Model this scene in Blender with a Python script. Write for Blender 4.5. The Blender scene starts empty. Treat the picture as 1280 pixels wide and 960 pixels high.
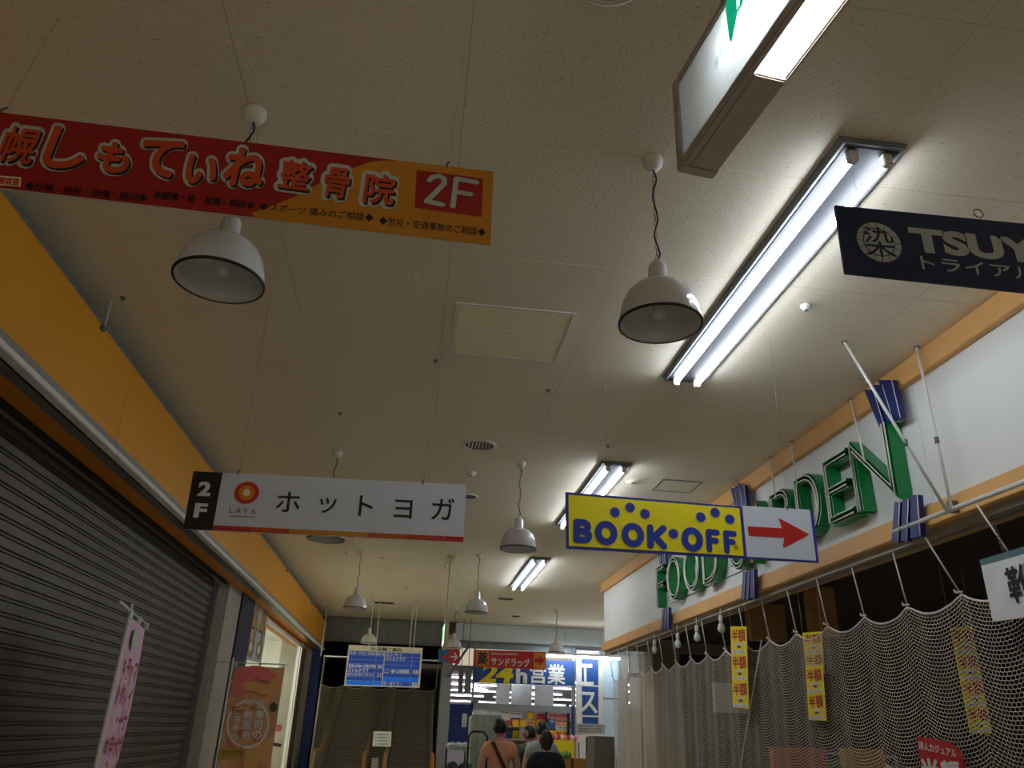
import bpy, bmesh, math, random
import numpy as np
from mathutils import Vector, Matrix

random.seed(7)
SC = bpy.context.scene
COL = SC.collection
# ------------------------------------------------------------------ camera
YAW, PITCH, ROLL, FPX, EYE = 0.108838, 0.417836, 0.0378857, 975.0, 1.6
cy_, sy_ = math.cos(YAW), math.sin(YAW); cp_, sp_ = math.cos(PITCH), math.sin(PITCH)
FW = Vector((sy_*cp_, cy_*cp_, sp_)); R0 = Vector((cy_, -sy_, 0)); U0 = R0.cross(FW)
RT = R0*math.cos(ROLL) + U0*math.sin(ROLL); UP = -R0*math.sin(ROLL) + U0*math.cos(ROLL)
cam = bpy.data.cameras.new('camera'); camo = bpy.data.objects.new('camera', cam); COL.objects.link(camo)
cam.sensor_width = 36; cam.lens = FPX/1280*36; cam.clip_start = 0.05; cam.clip_end = 200
M = Matrix((RT, UP, -FW)).transposed().to_4x4(); M.translation = (0, 0, EYE); camo.matrix_world = M
SC.camera = camo
# ------------------------------------------------------------------ world, exposure
w = bpy.data.worlds.new('world'); SC.world = w; w.use_nodes = True
w.node_tree.nodes['Background'].inputs[0].default_value = (1.0, 0.86, 0.66, 1)
w.node_tree.nodes['Background'].inputs[1].default_value = 0.13
SC.view_settings.view_transform = 'Standard'; SC.view_settings.look = 'None'
SC.view_settings.exposure = 2.05; SC.view_settings.gamma = 1.0
TUBE_POWER = 8.0      # emission of the corridor tubes
STORE_POWER = 3.6     # emission of the tubes inside the shops
BOX_POWER = 2.2       # emission of the lit sign

# ------------------------------------------------------------------ helpers
def ray(px, py): return RT*((px-640)/FPX) - UP*((py-480)/FPX) + FW
EY = Vector((0, 0, EYE))
def at(px, py, ax, val):
    """the point of the real plane (ax = val, world metres) seen at that pixel of the photograph"""
    d = ray(px, py); i = 'xyz'.index(ax)
    return EY + d*((val-EY[i])/d[i])
def lin(c):
    c /= 255.0
    return c/12.92 if c <= 0.04045 else ((c+0.055)/1.055)**2.4
def mat(name, rgb, rough=0.6, metal=0.0, var=0.08, scale=6.0, bump=0.0, emit=None, power=0.0, stretch=(1,1,1), bscale=None, trans=0.0):
    m = bpy.data.materials.new(name); m.use_nodes = True
    nt = m.node_tree; b = nt.nodes['Principled BSDF']
    col = tuple(lin(c) for c in rgb)
    b.inputs['Roughness'].default_value = rough; b.inputs['Metallic'].default_value = metal
    tc = nt.nodes.new('ShaderNodeTexCoord'); mp = nt.nodes.new('ShaderNodeMapping'); mp.inputs['Scale'].default_value = stretch
    nt.links.new(tc.outputs['Object'], mp.inputs[0])
    n = nt.nodes.new('ShaderNodeTexNoise'); n.inputs['Scale'].default_value = scale; n.inputs['Detail'].default_value = 4
    nt.links.new(mp.outputs[0], n.inputs['Vector'])
    r = nt.nodes.new('ShaderNodeValToRGB'); r.color_ramp.elements[0].position = 0.3; r.color_ramp.elements[1].position = 0.7
    r.color_ramp.elements[0].color = tuple(max(0, c*(1-var)) for c in col)+(1,)
    r.color_ramp.elements[1].color = tuple(min(1, c*(1+var)) for c in col)+(1,)
    nt.links.new(n.outputs['Fac'], r.inputs[0]); nt.links.new(r.outputs[0], b.inputs['Base Color'])
    if bump:
        n2 = nt.nodes.new('ShaderNodeTexNoise'); n2.inputs['Scale'].default_value = bscale or scale*6
        nt.links.new(mp.outputs[0], n2.inputs['Vector'])
        bp = nt.nodes.new('ShaderNodeBump'); bp.inputs['Strength'].default_value = bump; bp.inputs['Distance'].default_value = 0.01
        nt.links.new(n2.outputs['Fac'], bp.inputs['Height']); nt.links.new(bp.outputs[0], b.inputs['Normal'])
    if emit:
        b.inputs['Emission Color'].default_value = tuple(lin(c) for c in emit)+(1,); b.inputs['Emission Strength'].default_value = power
    if trans: b.inputs['Transmission Weight'].default_value = trans
    return m
def glass_mat(name, tint=(235,240,240), gloss=0.08):
    m = bpy.data.materials.new(name); m.use_nodes = True; nt = m.node_tree; nt.nodes.remove(nt.nodes['Principled BSDF'])
    t = nt.nodes.new('ShaderNodeBsdfTransparent'); t.inputs[0].default_value = tuple(lin(c) for c in tint)+(1,)
    g = nt.nodes.new('ShaderNodeBsdfGlossy'); g.inputs['Roughness'].default_value = 0.03
    mx = nt.nodes.new('ShaderNodeMixShader'); mx.inputs[0].default_value = gloss
    nt.links.new(t.outputs[0], mx.inputs[1]); nt.links.new(g.outputs[0], mx.inputs[2])
    nt.links.new(mx.outputs[0], nt.nodes['Material Output'].inputs[0]); return m

ORG = {}
def org(o): return ORG.get(o, Vector((0,0,0))) if o is not None else Vector((0,0,0))
def tag(o, label=None, cat=None, group=None, kind=None):
    if label: o['label'] = label
    if cat: o['category'] = cat
    if group: o['group'] = group
    if kind: o['kind'] = kind
    return o
def thing(name, loc, label, cat, group=None):
    o = bpy.data.objects.new(name, None); o.empty_display_size = 0.1; COL.objects.link(o); o.location = loc
    ORG[o] = Vector(loc); return tag(o, label, cat, group)
class MB:
    def __init__(s): s.v = []; s.f = []; s.sm = []
    def add(s, vs, fs, smooth=False):
        k = len(s.v); s.v += [Vector(v) for v in vs]; s.f += [tuple(i+k for i in f) for f in fs]; s.sm += [smooth]*len(fs); return s
    def box(s, c, d, rz=0.0, ry=0.0, rx=0.0):
        m = Matrix.Rotation(rz, 3, 'Z') @ Matrix.Rotation(ry, 3, 'Y') @ Matrix.Rotation(rx, 3, 'X'); c = Vector(c)
        vs = [c + m @ Vector((x*d[0]/2, y*d[1]/2, z*d[2]/2)) for x in (-1,1) for y in (-1,1) for z in (-1,1)]
        return s.add(vs, [(0,1,3,2),(4,6,7,5),(0,4,5,1),(2,3,7,6),(0,2,6,4),(1,5,7,3)])
    def bb(s, x0, x1, y0, y1, z0, z1): return s.box(((x0+x1)/2,(y0+y1)/2,(z0+z1)/2), (abs(x1-x0),abs(y1-y0),abs(z1-z0)))
    def slab(s, quad, nrm, th):
        """solid plate: quad corners in front, thickness th going along -nrm"""
        q = [Vector(p) for p in quad]; n = Vector(nrm).normalized()*th; k = len(q)
        vs = q + [p-n for p in q]
        fs = [tuple(range(k)), tuple(range(2*k-1, k-1, -1))] + [(i, i+k, (i+1)%k+k, (i+1)%k) for i in range(k)]
        return s.add(vs, fs)
    def tube(s, pts, r, n=8, closed=False, caps=True, smooth=True):
        pts = [Vector(p) for p in pts]; m = len(pts); vs = []; prev = None
        for i, p in enumerate(pts):
            a = pts[i-1] if (i > 0 or closed) else pts[i]; b = pts[(i+1) % m] if (i < m-1 or closed) else pts[i]
            t = (b-a).normalized()
            if prev is None: u = t.orthogonal().normalized()
            else: u = (prev - t*prev.dot(t)); u = u.normalized() if u.length > 1e-6 else t.orthogonal().normalized()
            prev = u; v = t.cross(u); rr = r[i] if isinstance(r, (list, tuple)) else r
            vs += [p + (u*math.cos(2*math.pi*k/n) + v*math.sin(2*math.pi*k/n))*rr for k in range(n)]
        fs = []
        for i in range(m if closed else m-1):
            j = (i+1) % m
            fs += [(i*n+k, i*n+(k+1)%n, j*n+(k+1)%n, j*n+k) for k in range(n)]
        if caps and not closed: fs += [tuple(range(n-1,-1,-1)), tuple((m-1)*n+k for k in range(n))]
        return s.add(vs, fs, smooth)
    def lathe(s, prof, c, n=32, smooth=True, ax='z'):
        c = Vector(c); vs = []
        for r, z in prof:
            for k in range(n):
                a = 2*math.pi*k/n; p = Vector((r*math.cos(a), r*math.sin(a), z))
                if ax == 'y': p = Vector((p.x, p.z, p.y))
                if ax == 'x': p = Vector((p.z, p.x, p.y))
                vs.append(c+p)
        fs = [(i*n+k, i*n+(k+1)%n, (i+1)*n+(k+1)%n, (i+1)*n+k) for i in range(len(prof)-1) for k in range(n)]
        return s.add(vs, fs, smooth)
    def build(s, name, m, parent=None, bevel=0.0, label=None, kind=None):
        o0 = org(parent); me = bpy.data.meshes.new(name)
        me.from_pydata([tuple(v-o0) for v in s.v], [], s.f); me.polygons.foreach_set('use_smooth', s.sm)
        if bevel:
            bm = bmesh.new(); bm.from_mesh(me)
            bmesh.ops.bevel(bm, geom=[e for e in bm.edges if len(e.link_faces) == 2 and e.calc_face_angle(0) > 0.5], offset=bevel, segments=2, affect='EDGES', clamp_overlap=True)
            bm.to_mesh(me); bm.free()
        me.materials.append(m); me.update()
        o = bpy.data.objects.new(name, me); COL.objects.link(o)
        if parent is not None: o.parent = parent; ORG[o] = o0
        if label: o['label'] = label
        if kind: o['kind'] = kind
        return o
def struct(name, mb, m, bevel=0.0, label=None):
    o = mb.build(name, m, None, bevel); o['kind'] = 'structure'; ORG[o] = Vector((0,0,0))
    if label: o['label'] = label
    return o
def copy_tree(root, loc, label, group=None, name=None):
    r = root.copy(); COL.objects.link(r); r.location = loc; r['label'] = label
    if group: r['group'] = group
    for ch in root.children:
        c = ch.copy(); COL.objects.link(c); c.parent = r
        for g in ch.children:
            d = g.copy(); COL.objects.link(d); d.parent = c
    return r
# flat print --------------------------------------------------------
_tx = {}
def glyphs(s, off):
    if (s, off) in _tx: return _tx[(s, off)]
    cu = bpy.data.curves.new('lettering', 'FONT'); cu.body = s; cu.offset = off; cu.resolution_u = 4; cu.align_x = 'CENTER'
    o = bpy.data.objects.new('lettering', cu); COL.objects.link(o)
    me = bpy.data.meshes.new_from_object(o.evaluated_get(bpy.context.evaluated_depsgraph_get()))
    vs = np.array([v.co[:] for v in me.vertices]); fs = [tuple(p.vertices) for p in me.polygons]
    bpy.data.objects.remove(o); bpy.data.curves.remove(cu); bpy.data.meshes.remove(me)
    lo, hi = vs[:, :2].min(0), vs[:, :2].max(0)
    vs[:, 0] = (vs[:, 0]-lo[0])/(hi[0]-lo[0]) - 0.5; vs[:, 1] = (vs[:, 1]-lo[1])/(hi[1]-lo[1]) - 0.5
    _tx[(s, off)] = (vs, fs); return vs, fs
class Print:
    """collects flat print lying on a real plane; positions come from the photograph"""
    def __init__(s, ax, val, lift=0.002):
        s.ax, s.val = ax, val; i = 'xyz'.index(ax); n = Vector((0,0,0)); n[i] = -1.0 if val > EY[i] else 1.0
        s.n = n; s.lift = lift; s.mb = MB(); s.chunks = [s.mb]; s.hold = False
    def new(s):
        if not s.hold and s.mb.v: s.mb = MB(); s.chunks.append(s.mb)
    def frame(s, a, b):
        p, q = at(*a, s.ax, s.val), at(*b, s.ax, s.val); e1 = (q-p).normalized(); e2 = s.n.cross(e1)
        if e2.z < 0: e2 = -e2
        return p, q, e1, e2
    def size(s, px, py, h): return (at(px, py-h/2, s.ax, s.val)-at(px, py+h/2, s.ax, s.val)).length
    def text(s, t, a, b, h, off=0.0, dx=0, dy=0, slant=0.0, lift=0.0):
        s.new(); wide = off > 0 and any(ord(ch) > 0x2E00 for ch in t); vs, fs = glyphs(t, 0.0 if wide else off); p, q, e1, e2 = s.frame((a[0]+dx, a[1]+dy), (b[0]+dx, b[1]+dy)); W = (q-p).length
        H = s.size((a[0]+b[0])/2, (a[1]+b[1])/2, h); c = (p+q)/2 + s.n*(s.lift+lift)
        flip = e1.cross(e2).dot(s.n) < 0
        for k in range(8 if wide else 1):
            g = (e1*math.cos(k*math.pi/4) + e2*math.sin(k*math.pi/4))*(off*H*0.8) + s.n*(4e-5*k) if wide else Vector((0,0,0))
            s.mb.add([c + g + e1*((v[0]+slant*v[1])*W) + e2*(v[1]*H) for v in vs], [f[::-1] for f in fs] if flip else fs)
        return s
    def fat(s, t, a, b, h, dil, off=0.0, lift=0.0, dx=0, dy=0, n=14):
        s.new(); s.hold = True
        for k in range(n): s.text(t, a, b, h, off, dx+dil*math.cos(k*2*math.pi/n), dy+dil*math.sin(k*2*math.pi/n), lift=lift+4e-5*k)
        s.hold = False; return s
    def column(s, t, top, bot, wpx, off=0.0):
        """vertical writing from pixel top to pixel bottom"""
        k = len(t)
        for i, ch in enumerate(t):
            f0 = (i+0.06)/k; f1 = (i+0.9)/k
            x0, y0 = top[0]+(bot[0]-top[0])*f0, top[1]+(bot[1]-top[1])*f0; x1, y1 = top[0]+(bot[0]-top[0])*f1, top[1]+(bot[1]-top[1])*f1
            xm, ym = (x0+x1)/2, (y0+y1)/2
            if ch in ' ': continue
            s.text(ch, (xm-wpx/2, ym-wpx*0.03), (xm+wpx/2, ym+wpx*0.03), abs(y1-y0), off)
        return s
    def quad(s, *pts, lift=0.0):
        s.new(); q = [at(*p, s.ax, s.val) + s.n*(s.lift+lift) for p in pts]; s.mb.add(q, [tuple(range(len(q)))]); return s
    def strokes(s, polys, P0, P1, h, r, lift=0.0, seg=14):
        """round-ended strokes given in a unit box that spans P0..P1 (pixels, along the bottom) with pixel height h; r in box heights"""
        s.new(); s.k = 0; p, q, e1, e2 = s.frame(P0, P1); W = (q-p).length; H = s.size((P0[0]+P1[0])/2, (P0[1]+P1[1])/2 - h/2, h)
        o = p + s.n*(s.lift+lift); R = r*H
        T = lambda u: o + e1*(u[0]*W) + e2*(u[1]*H)
        for poly in polys:
            pts = [T(u) for u in poly]
            s.k = getattr(s, 'k', 0)
            for i, c in enumerate(pts):
                if i: 
                    a = pts[i-1]; d = (c-a).normalized(); nn = s.n.cross(d)*R
                    s.k += 1; z = s.n*(3e-5*s.k); s.mb.add([v+z for v in (a-nn, c-nn, c+nn, a+nn)], [(0,1,2,3)])
                s.k += 1; z = s.n*(3e-5*s.k)
                s.mb.add([c + z + (e1*math.cos(k*2*math.pi/seg) + e2*math.sin(k*2*math.pi/seg))*R for k in range(seg)], [tuple(range(seg))])
        return s
    def disc(s, c, r, lift=0.0, ry=None, n=28, r0=0.0):
        s.new(); p = at(*c, s.ax, s.val) + s.n*(s.lift+lift); e1 = Vector((1,0,0)) if s.ax == 'y' else Vector((0,1,0)); e2 = Vector((0,0,1)); ry = ry or r
        ring = lambda R, Q: [p + e1*math.cos(k*2*math.pi/n)*R + e2*math.sin(k*2*math.pi/n)*Q for k in range(n)]
        if r0: s.mb.add(ring(r, ry)+ring(r*r0, ry*r0), [(k, (k+1)%n, (k+1)%n+n, k+n) for k in range(n)])
        else: s.mb.add(ring(r, ry), [tuple(range(n))])
        return s
    def build(s, name, m, parent, label=None):
        for c in s.chunks:
            if c.v: c.build(name, m, parent, label=label)
def board(parent, ax, val, corners, m, th=0.015, name='panel', bevel=0.0):
    pts = [at(*c, ax, val) for c in corners]; i = 'xyz'.index(ax); n = Vector((0,0,0)); n[i] = -1.0 if val > EY[i] else 1.0
    return MB().slab(pts, n, th).build(name, m, parent, bevel=bevel)
def wire(parent, p, q, m, r=0.002, name='wire', n=6): return MB().tube([p, q], r, n).build(name, m, parent)

H = 3.9   # ceiling height
# ------------------------------------------------------------------ materials
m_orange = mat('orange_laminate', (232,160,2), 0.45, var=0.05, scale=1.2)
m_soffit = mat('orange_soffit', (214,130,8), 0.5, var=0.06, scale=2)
m_steel = mat('grey_rail', (150,148,146), 0.4, 0.3)
m_white = mat('white_paint', (225,224,216), 0.5)
m_enamel = mat('white_enamel', (222,224,224), 0.16, var=0.02)
m_rim = mat('dark_rim', (30,30,32), 0.4)
m_cable = mat('cable', (28,24,22), 0.6)
m_slat = mat('shutter_slat', (96,89,78), 0.5, 0.3, var=0.18, scale=3.0, stretch=(1,0.6,1), bump=0.05)
m_dark = mat('dark_void', (16,14,14), 0.8)
m_beigewall = mat('beige_plaster', (168,160,144), 0.7)
m_blue = mat('blue_paint', (28,56,128), 0.5)
m_paleboard = mat('pale_board', (228,228,222), 0.6, var=0.03, scale=1.0)
m_beam = mat('tan_beam', (226,172,102), 0.55, var=0.06, scale=3)
m_grey = mat('grey_metal', (120,122,120), 0.4, 0.4)
m_black = mat('black_paint', (14,14,18), 0.45)
m_green = mat('green_enamel', (6,128,58), 0.25, var=0.05)
m_neon = mat('neon_glass', (232,226,214), 0.12, var=0.02)
m_louv = mat('blue_slat', (16,38,108), 0.4)
m_rope = mat('white_rope', (226,220,206), 0.8)
m_net = mat('white_net', (240,226,204), 0.8)
m_netd = mat('grey_net', (140,130,108), 0.8)
m_print_black = mat('black_print', (12,14,24), 0.5)
m_print_white = mat('white_print', (226,228,224), 0.5)
m_red = mat('red_print', (196,24,24), 0.5)
m_yellow = mat('yellow_print', (240,212,20), 0.5, var=0.03)
m_card = mat('cardboard', (178,128,66), 0.8)
m_glass = glass_mat('glass')
m_skin = mat('skin', (196,150,122), 0.6)
m_hair = mat('black_hair', (14,12,14), 0.5)
def translucent(name):
    m = bpy.data.materials.new(name); m.use_nodes = True; nt = m.node_tree; nt.nodes.remove(nt.nodes['Principled BSDF'])
    a = nt.nodes.new('ShaderNodeBsdfTranslucent'); b = nt.nodes.new('ShaderNodeBsdfDiffuse'); x = nt.nodes.new('ShaderNodeMixShader'); x.inputs[0].default_value = .5
    a.inputs[0].default_value = (.78,.82,.84,1); b.inputs[0].default_value = (.6,.64,.66,1)
    nt.links.new(a.outputs[0], x.inputs[1]); nt.links.new(b.outputs[0], x.inputs[2]); nt.links.new(x.outputs[0], nt.nodes['Material Output'].inputs[0]); return m
def emis(name, rgb, power):
    m = bpy.data.materials.new(name); m.use_nodes = True; nt = m.node_tree; nt.nodes.remove(nt.nodes['Principled BSDF'])
    e = nt.nodes.new('ShaderNodeEmission'); e.inputs[0].default_value = tuple(lin(c) for c in rgb)+(1,); e.inputs[1].default_value = power
    nt.links.new(e.outputs[0], nt.nodes['Material Output'].inputs[0]); return m
m_tube = emis('lit_tube', (228,238,252), TUBE_POWER)
m_stube = emis('lit_shop_tube', (250,244,255), STORE_POWER)
# ceiling board: off-white mineral board with short dark flecks
def ceiling_mat():
    m = mat('mineral_board', (236,226,202), 0.85, var=0.03, scale=1.5, bump=0.15, bscale=60)
    nt = m.node_tree; b = nt.nodes['Principled BSDF']; src = b.inputs['Base Color'].links[0].from_socket
    g = nt.nodes.new('ShaderNodeNewGeometry'); mp = nt.nodes.new('ShaderNodeMapping'); mp.inputs['Scale'].default_value = (42, 130, 42)
    nt.links.new(g.outputs['Position'], mp.inputs[0])
    n = nt.nodes.new('ShaderNodeTexNoise'); n.inputs['Scale'].default_value = 1.0; n.inputs['Detail'].default_value = 1.5
    nt.links.new(mp.outputs[0], n.inputs['Vector'])
    r = nt.nodes.new('ShaderNodeValToRGB'); r.color_ramp.elements[0].position = 0.665; r.color_ramp.elements[1].position = 0.72
    nt.links.new(n.outputs['Fac'], r.inputs[0])
    mx = nt.nodes.new('ShaderNodeMix'); mx.data_type = 'RGBA'; nt.links.new(r.outputs[0], mx.inputs['Factor'])
    nt.links.new(src, mx.inputs['A']); mx.inputs['B'].default_value = (0.52, 0.46, 0.36, 1); nt.links.new(mx.outputs['Result'], b.inputs['Base Color'])
    return m
m_ceil = ceiling_mat()
# ================================================================== STRUCTURE
m_floor = mat('floor_tile', (222,212,190), 0.35, var=0.06, scale=2)
struct('floor', MB().bb(-6, 9.5, -5, 44, -0.1, 0), m_floor)
ceil = struct('ceiling', MB().bb(-2.3, 5.2, -5, 19.45, H+0.012, H+0.15).bb(5.2, 9.5, 13, 19.45, H, H+.15), m_beigewall)
cs = 0.875; me_tile = None
for i in range(-3, 6):
    for j in range(-2, 23):
        x0 = 0.03+i*cs; y0 = 0.89-0.875+j*cs
        x1, y1 = x0+cs, y0+cs
        x0 = max(x0, -2.11); x1 = min(x1, 5.2); y1 = min(y1, 19.4)
        if x1-x0 < 0.05 or y1-y0 < 0.05: continue
        if y1 < 12.9 and x0 > 3.3: continue
        MB().bb(x0+0.001, x1-0.001, y0+0.001, y1-0.001, H, H+0.012).build('panel', m_ceil, ceil)
# left: strip of wall above the fascia, shop front line
struct('wall_left', MB().bb(-2.25, -2.11, -5, 19.3, 3.55, H), m_steel)
lw = struct('wall_left_shopfront', MB().bb(-2.75, -2.5, -5, 11.6, 0, 3.6).bb(-2.75, -2.3, 17.85, 19.3, 0, 3.6).bb(-2.75, -2.3, 10.0, 10.75, 0, 3.55), m_beigewall)
# fascia: orange panels with a grey and white rail along the lower edge
fas = struct('trim_1', MB().bb(-2.12, -2.03, 0, 19.0, 3.12, 3.7), m_grey, label='long orange fascia above the left shop fronts')
seams = [-1.0, 1.9, 5.02, 8.1, 11.2, 14.3, 17.2, 19.05]
for a, b in zip(seams, seams[1:]): MB().bb(-2.03, -2.0, a+0.002, b-0.002, 3.2, 3.735).build('panel', m_orange, fas)
for a, b in zip(seams, seams[1:]):
    a2, b2 = a+0.001, b-0.001
    MB().bb(-2.06, -1.985, a2, b2, 3.155, 3.205).build('rail', m_steel, fas, bevel=0.004)
    MB().bb(-2.05, -1.97, a2, b2, 3.12, 3.154).build('lower_rail', m_white, fas, label='white lower rail', bevel=0.004)
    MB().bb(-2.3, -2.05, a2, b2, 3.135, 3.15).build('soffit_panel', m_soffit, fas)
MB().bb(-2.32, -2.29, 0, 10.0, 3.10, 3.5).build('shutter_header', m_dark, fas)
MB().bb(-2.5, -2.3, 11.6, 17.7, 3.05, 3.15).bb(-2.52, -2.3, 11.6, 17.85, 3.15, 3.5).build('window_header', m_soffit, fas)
# shutter
sh = thing('roller_shutter', (-2.45, 5.3, 0), 'closed grey steel roller shutter under the orange fascia', 'shutter')
pitch = 0.0845
def slat_mesh():
    prof = [(0,0),(0,.050),(-.016,.054),(-.016,.060),(-.003,.063),(-.003,.073),(-.016,.076),(-.016,.0845),(-.03,.0845),(-.03,0)]
    mb = MB(); ys = (0.6, 9.95)
    vs = [(-2.43+x, y, z) for y in ys for x, z in prof]; n = len(prof)
    mb.add(vs, [(i, (i+1)%n, (i+1)%n+n, i+n) for i in range(n)] + [tuple(range(n-1,-1,-1)), tuple(range(n, 2*n))])
    return mb
s0 = slat_mesh().build('slat', m_slat, sh)
for k in range(37):
    s = s0 if k == 0 else s0.copy()
    if k: COL.objects.link(s); s.parent = sh
    s.location = (0, 0, 0.03+k*pitch + (0.0 if k else 0.0))
MB().bb(-2.47, -2.38, 9.95, 10.02, 0, 3.1).build('guide_rail', m_grey, sh)
# pillars
struct('trim_2', MB().bb(-2.34, -2.26, 10.03, 10.78, 0, 3.13), m_beigewall, label='beige pillar face beside the shutter')
struct('trim_3', MB().bb(-2.36, -2.24, 10.78, 11.68, 0, 3.13), mat('navy_pillar', (8,13,52), .5), label='dark blue pillar beside the bright shop window', bevel=0.01)
# left lit shop
m_ltube = emis('lit_side_tube', (255,250,235), 20.0)
m_shopw = mat('shop_white', (236,236,228), 0.7, var=0.02)
struct('wall_left_shop', MB().bb(-6.1, -6, 11, 18.5, 0, 3.25).bb(-6, -2.35, 18.3, 18.4, 0, 3.25).bb(-6, -2.5, 11.2, 11.3, 0, 3.25).bb(-4.6,-3.6,15.6,15.75,0,3.2), m_shopw)
struct('ceiling_left_shop', MB().bb(-6, -2.5, 11.2, 18.4, 3.21, 3.3), m_shopw)
win = struct('window_1', MB().bb(-2.33, -2.27, 11.70, 11.76, 0, 3.08).bb(-2.33,-2.27,17.2,17.3,0,3.08).bb(-2.33,-2.27,17.45,17.55,0,3.08).bb(-2.33,-2.27,11.7,17.6,3.02,3.08), m_white)
MB().bb(-2.31, -2.30, 11.76, 17.2, 0.02, 3.02).build('pane', m_glass, win)
MB().bb(-2.325, -2.285, 17.6, 17.75, 0, 3.05).build('frame', m_grey, win)
struct('door_1', MB().bb(-2.34, -2.28, 17.78, 18.3, 0, 3.05), mat('brown_door', (92,84,74), 0.6), label='brown door leaf')
struct('trim_4', MB().bb(-2.34, -2.22, 18.3, 18.9, 0, 3.1), m_beigewall)
struct('trim_5', MB().bb(-2.28, -2.03, 18.95, 19.25, 0, 3.7), mat('blue_pillar', (50,74,140), 0.5), label='blue corner pillar at the end of the orange fascia')
for k, (x, y) in enumerate(((-3.3, 13.6), (-3.3, 16.3), (-4.9, 13.6), (-4.9, 16.3))):
    t = thing('shop_light', (x, y, 3.2), 'twin tube ceiling light in the bright left shop, %s' % ('near window front', 'near window rear', 'far side front', 'far side rear')[k], 'light')
    MB().bb(x-0.12, x+0.12, y-0.62, y+0.62, 3.15, 3.2).build('housing', m_white, t)
    for dx in (-.06, .06): MB().tube([(x+dx, y-0.6, 3.13), (x+dx, y+0.6, 3.13)], 0.016, 8).build('tube', m_ltube, t)
# far wall -----------------------------------------------------------
m_head = mat('pale_blue_header', (214,228,234), 0.6, var=0.03)
YF = 19.2
hd = struct('wall_far', MB().bb(0.98, 7, YF+0.01, YF+0.1, 3.4, H), m_head)
xs = [0.98, 1.9, 2.75, 3.6, 4.45, 5.3, 6.2, 7.0]
for a, b in zip(xs, xs[1:]): MB().bb(a+0.004, b-0.004, YF-0.03, YF+0.01, 3.50, H-0.02).build('panel', m_head, hd)
MB().bb(0.98, 7, YF-0.04, YF+0.02, 3.44, 3.49).build('ledge', m_grey, hd)
struct('wall_far_2', MB().bb(0.75, 1.05, YF-0.02, YF+0.4, 3.2, H), mat('brown_bulkhead', (96,66,58), 0.7), label='reddish brown bulkhead beside the header')
struct('wall_far_column', MB().bb(0.70, 0.93, 18.6, 19.2, 0, 3.55), mat('grey_column', (150,156,156), 0.6))
# escalator hall ------------------------------------------------------
m_hallp = mat('hall_grey_panel', (128,136,130), 0.3)
hall = struct('wall_escalator_hall', MB().bb(-2.3, 0.75, 24.9, 25, -3, H).bb(-2.35, -2.25, 19.3, 25, 0, H).bb(0.7, 0.8, 19.3, 25, 0, H).bb(-2.35, 0.8, 19.3, 25, 3.85, H), m_dark)
ew = struct('window_2', MB().bb(-2.05, 0.7, YF, YF+0.05, 3.34, 3.38).bb(-2.05, 0.7, YF, YF+0.05, 3.84, 3.9), m_grey, label='row of dark grey transom panels over the escalator hall')
ex = [-2.03, -1.62, -0.93, -0.55, -0.02, 0.68]
for a, b in zip(ex, ex[1:]): MB().bb(a+0.012, b-0.012, YF+0.01, YF+0.03, 3.385, 3.84).build('pane', m_hallp, ew)
for a in ex[1:-1]: MB().bb(a-0.012, a+0.012, YF, YF+0.04, 3.38, 3.84).build('mullion', m_grey, ew)
# drugstore room --------------------------------------------------------
m_store = mat('store_white', (232,232,232), 0.7, var=0.02)
struct('wall_store', MB().bb(-1.0, -0.9, 25.1, 44, 0, 3.2).bb(9.4, 9.5, 19.3, 44, 0, 3.2).bb(-1, 9.5, 44, 44.1, 0, 3.2).bb(0.82, 0.9, 19.6, 25.1, 0, 3.4).bb(-1, 0.9, 25.0, 25.1, 0, 3.3).bb(5.2, 9.5, 19.3, 19.4, 0, 3.9), m_store)
struct('ceiling_store', MB().bb(-1, 9.5, 19.3, 44, 2.85, 2.95), mat('store_ceiling', (150,146,150), .8))
n_l = 0
for r, y in enumerate((21.2, 24.5, 28.5, 33, 40)):
    for c, x in enumerate((2.0, 4.3, 6.6, 8.7)):
        t = MB().tube([(x-0.95, y, 2.79), (x+0.95, y, 2.79)], 0.022, 6).build('store_light_tube', m_stube)
        tag(t, 'bare ceiling tube in the bright store, row %s from the glass front, %s' % (('first','second','third','fourth','last')[r], ('leftmost','second from left','second from right','rightmost')[c]), 'light', 'store ceiling tubes')
for k, (x, y, d) in enumerate(((2.2, 26.5, 1.2), (4.6, 29.7, 1.3), (6.0, 26.5, 1.2))):
    t = MB().tube([(x-0.3*d, y-0.8*d, 2.78), (x+0.3*d, y+0.8*d, 2.78)], 0.03, 6).build('store_light_tube', m_stube)
    tag(t, 'ceiling tube set lengthwise in the bright store, %s' % ('left','middle','right')[k], 'light', 'store ceiling tubes')
# drugstore front ---------------------------------------------------------
def fx(px, py=860): return at(px, py, 'y', YF).x
def fz(px, py): return at(px, py, 'y', YF).z
sf = struct('wall_far_storefront', MB().bb(fx(590), fx(592.5), YF-0.03, YF+0.05, 0, 3.5).bb(fx(714.5), fx(719), YF-0.03, YF+0.05, 0, 3.44)
            .bb(fx(590), fx(716), YF-0.03, YF+0.05, fz(650, 889), fz(650, 881)).bb(fx(560), 5.2, YF, YF+0.05, 3.33, 3.44), mat('storefront_frame', (150,160,164), 0.4, 0.2))
MB().bb(fx(592.5), fx(714.5), YF, YF+0.012, fz(650, 881), fz(650, 856)).build('pane', m_glass, sf)
MB().bb(fx(682), fx(684.5), YF-0.02, YF+0.03, 0, fz(680, 889)).build('mullion', m_black, sf)
MB().bb(fx(709.5), fx(712), YF-0.02, YF+0.03, 0, fz(680, 889)).build('mullion', m_black, sf)
MB().bb(fx(714.3), fx(717), YF-0.05, YF-0.03, fz(715, 940), fz(715, 883)).build('blue_strip', m_blue, sf)
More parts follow.
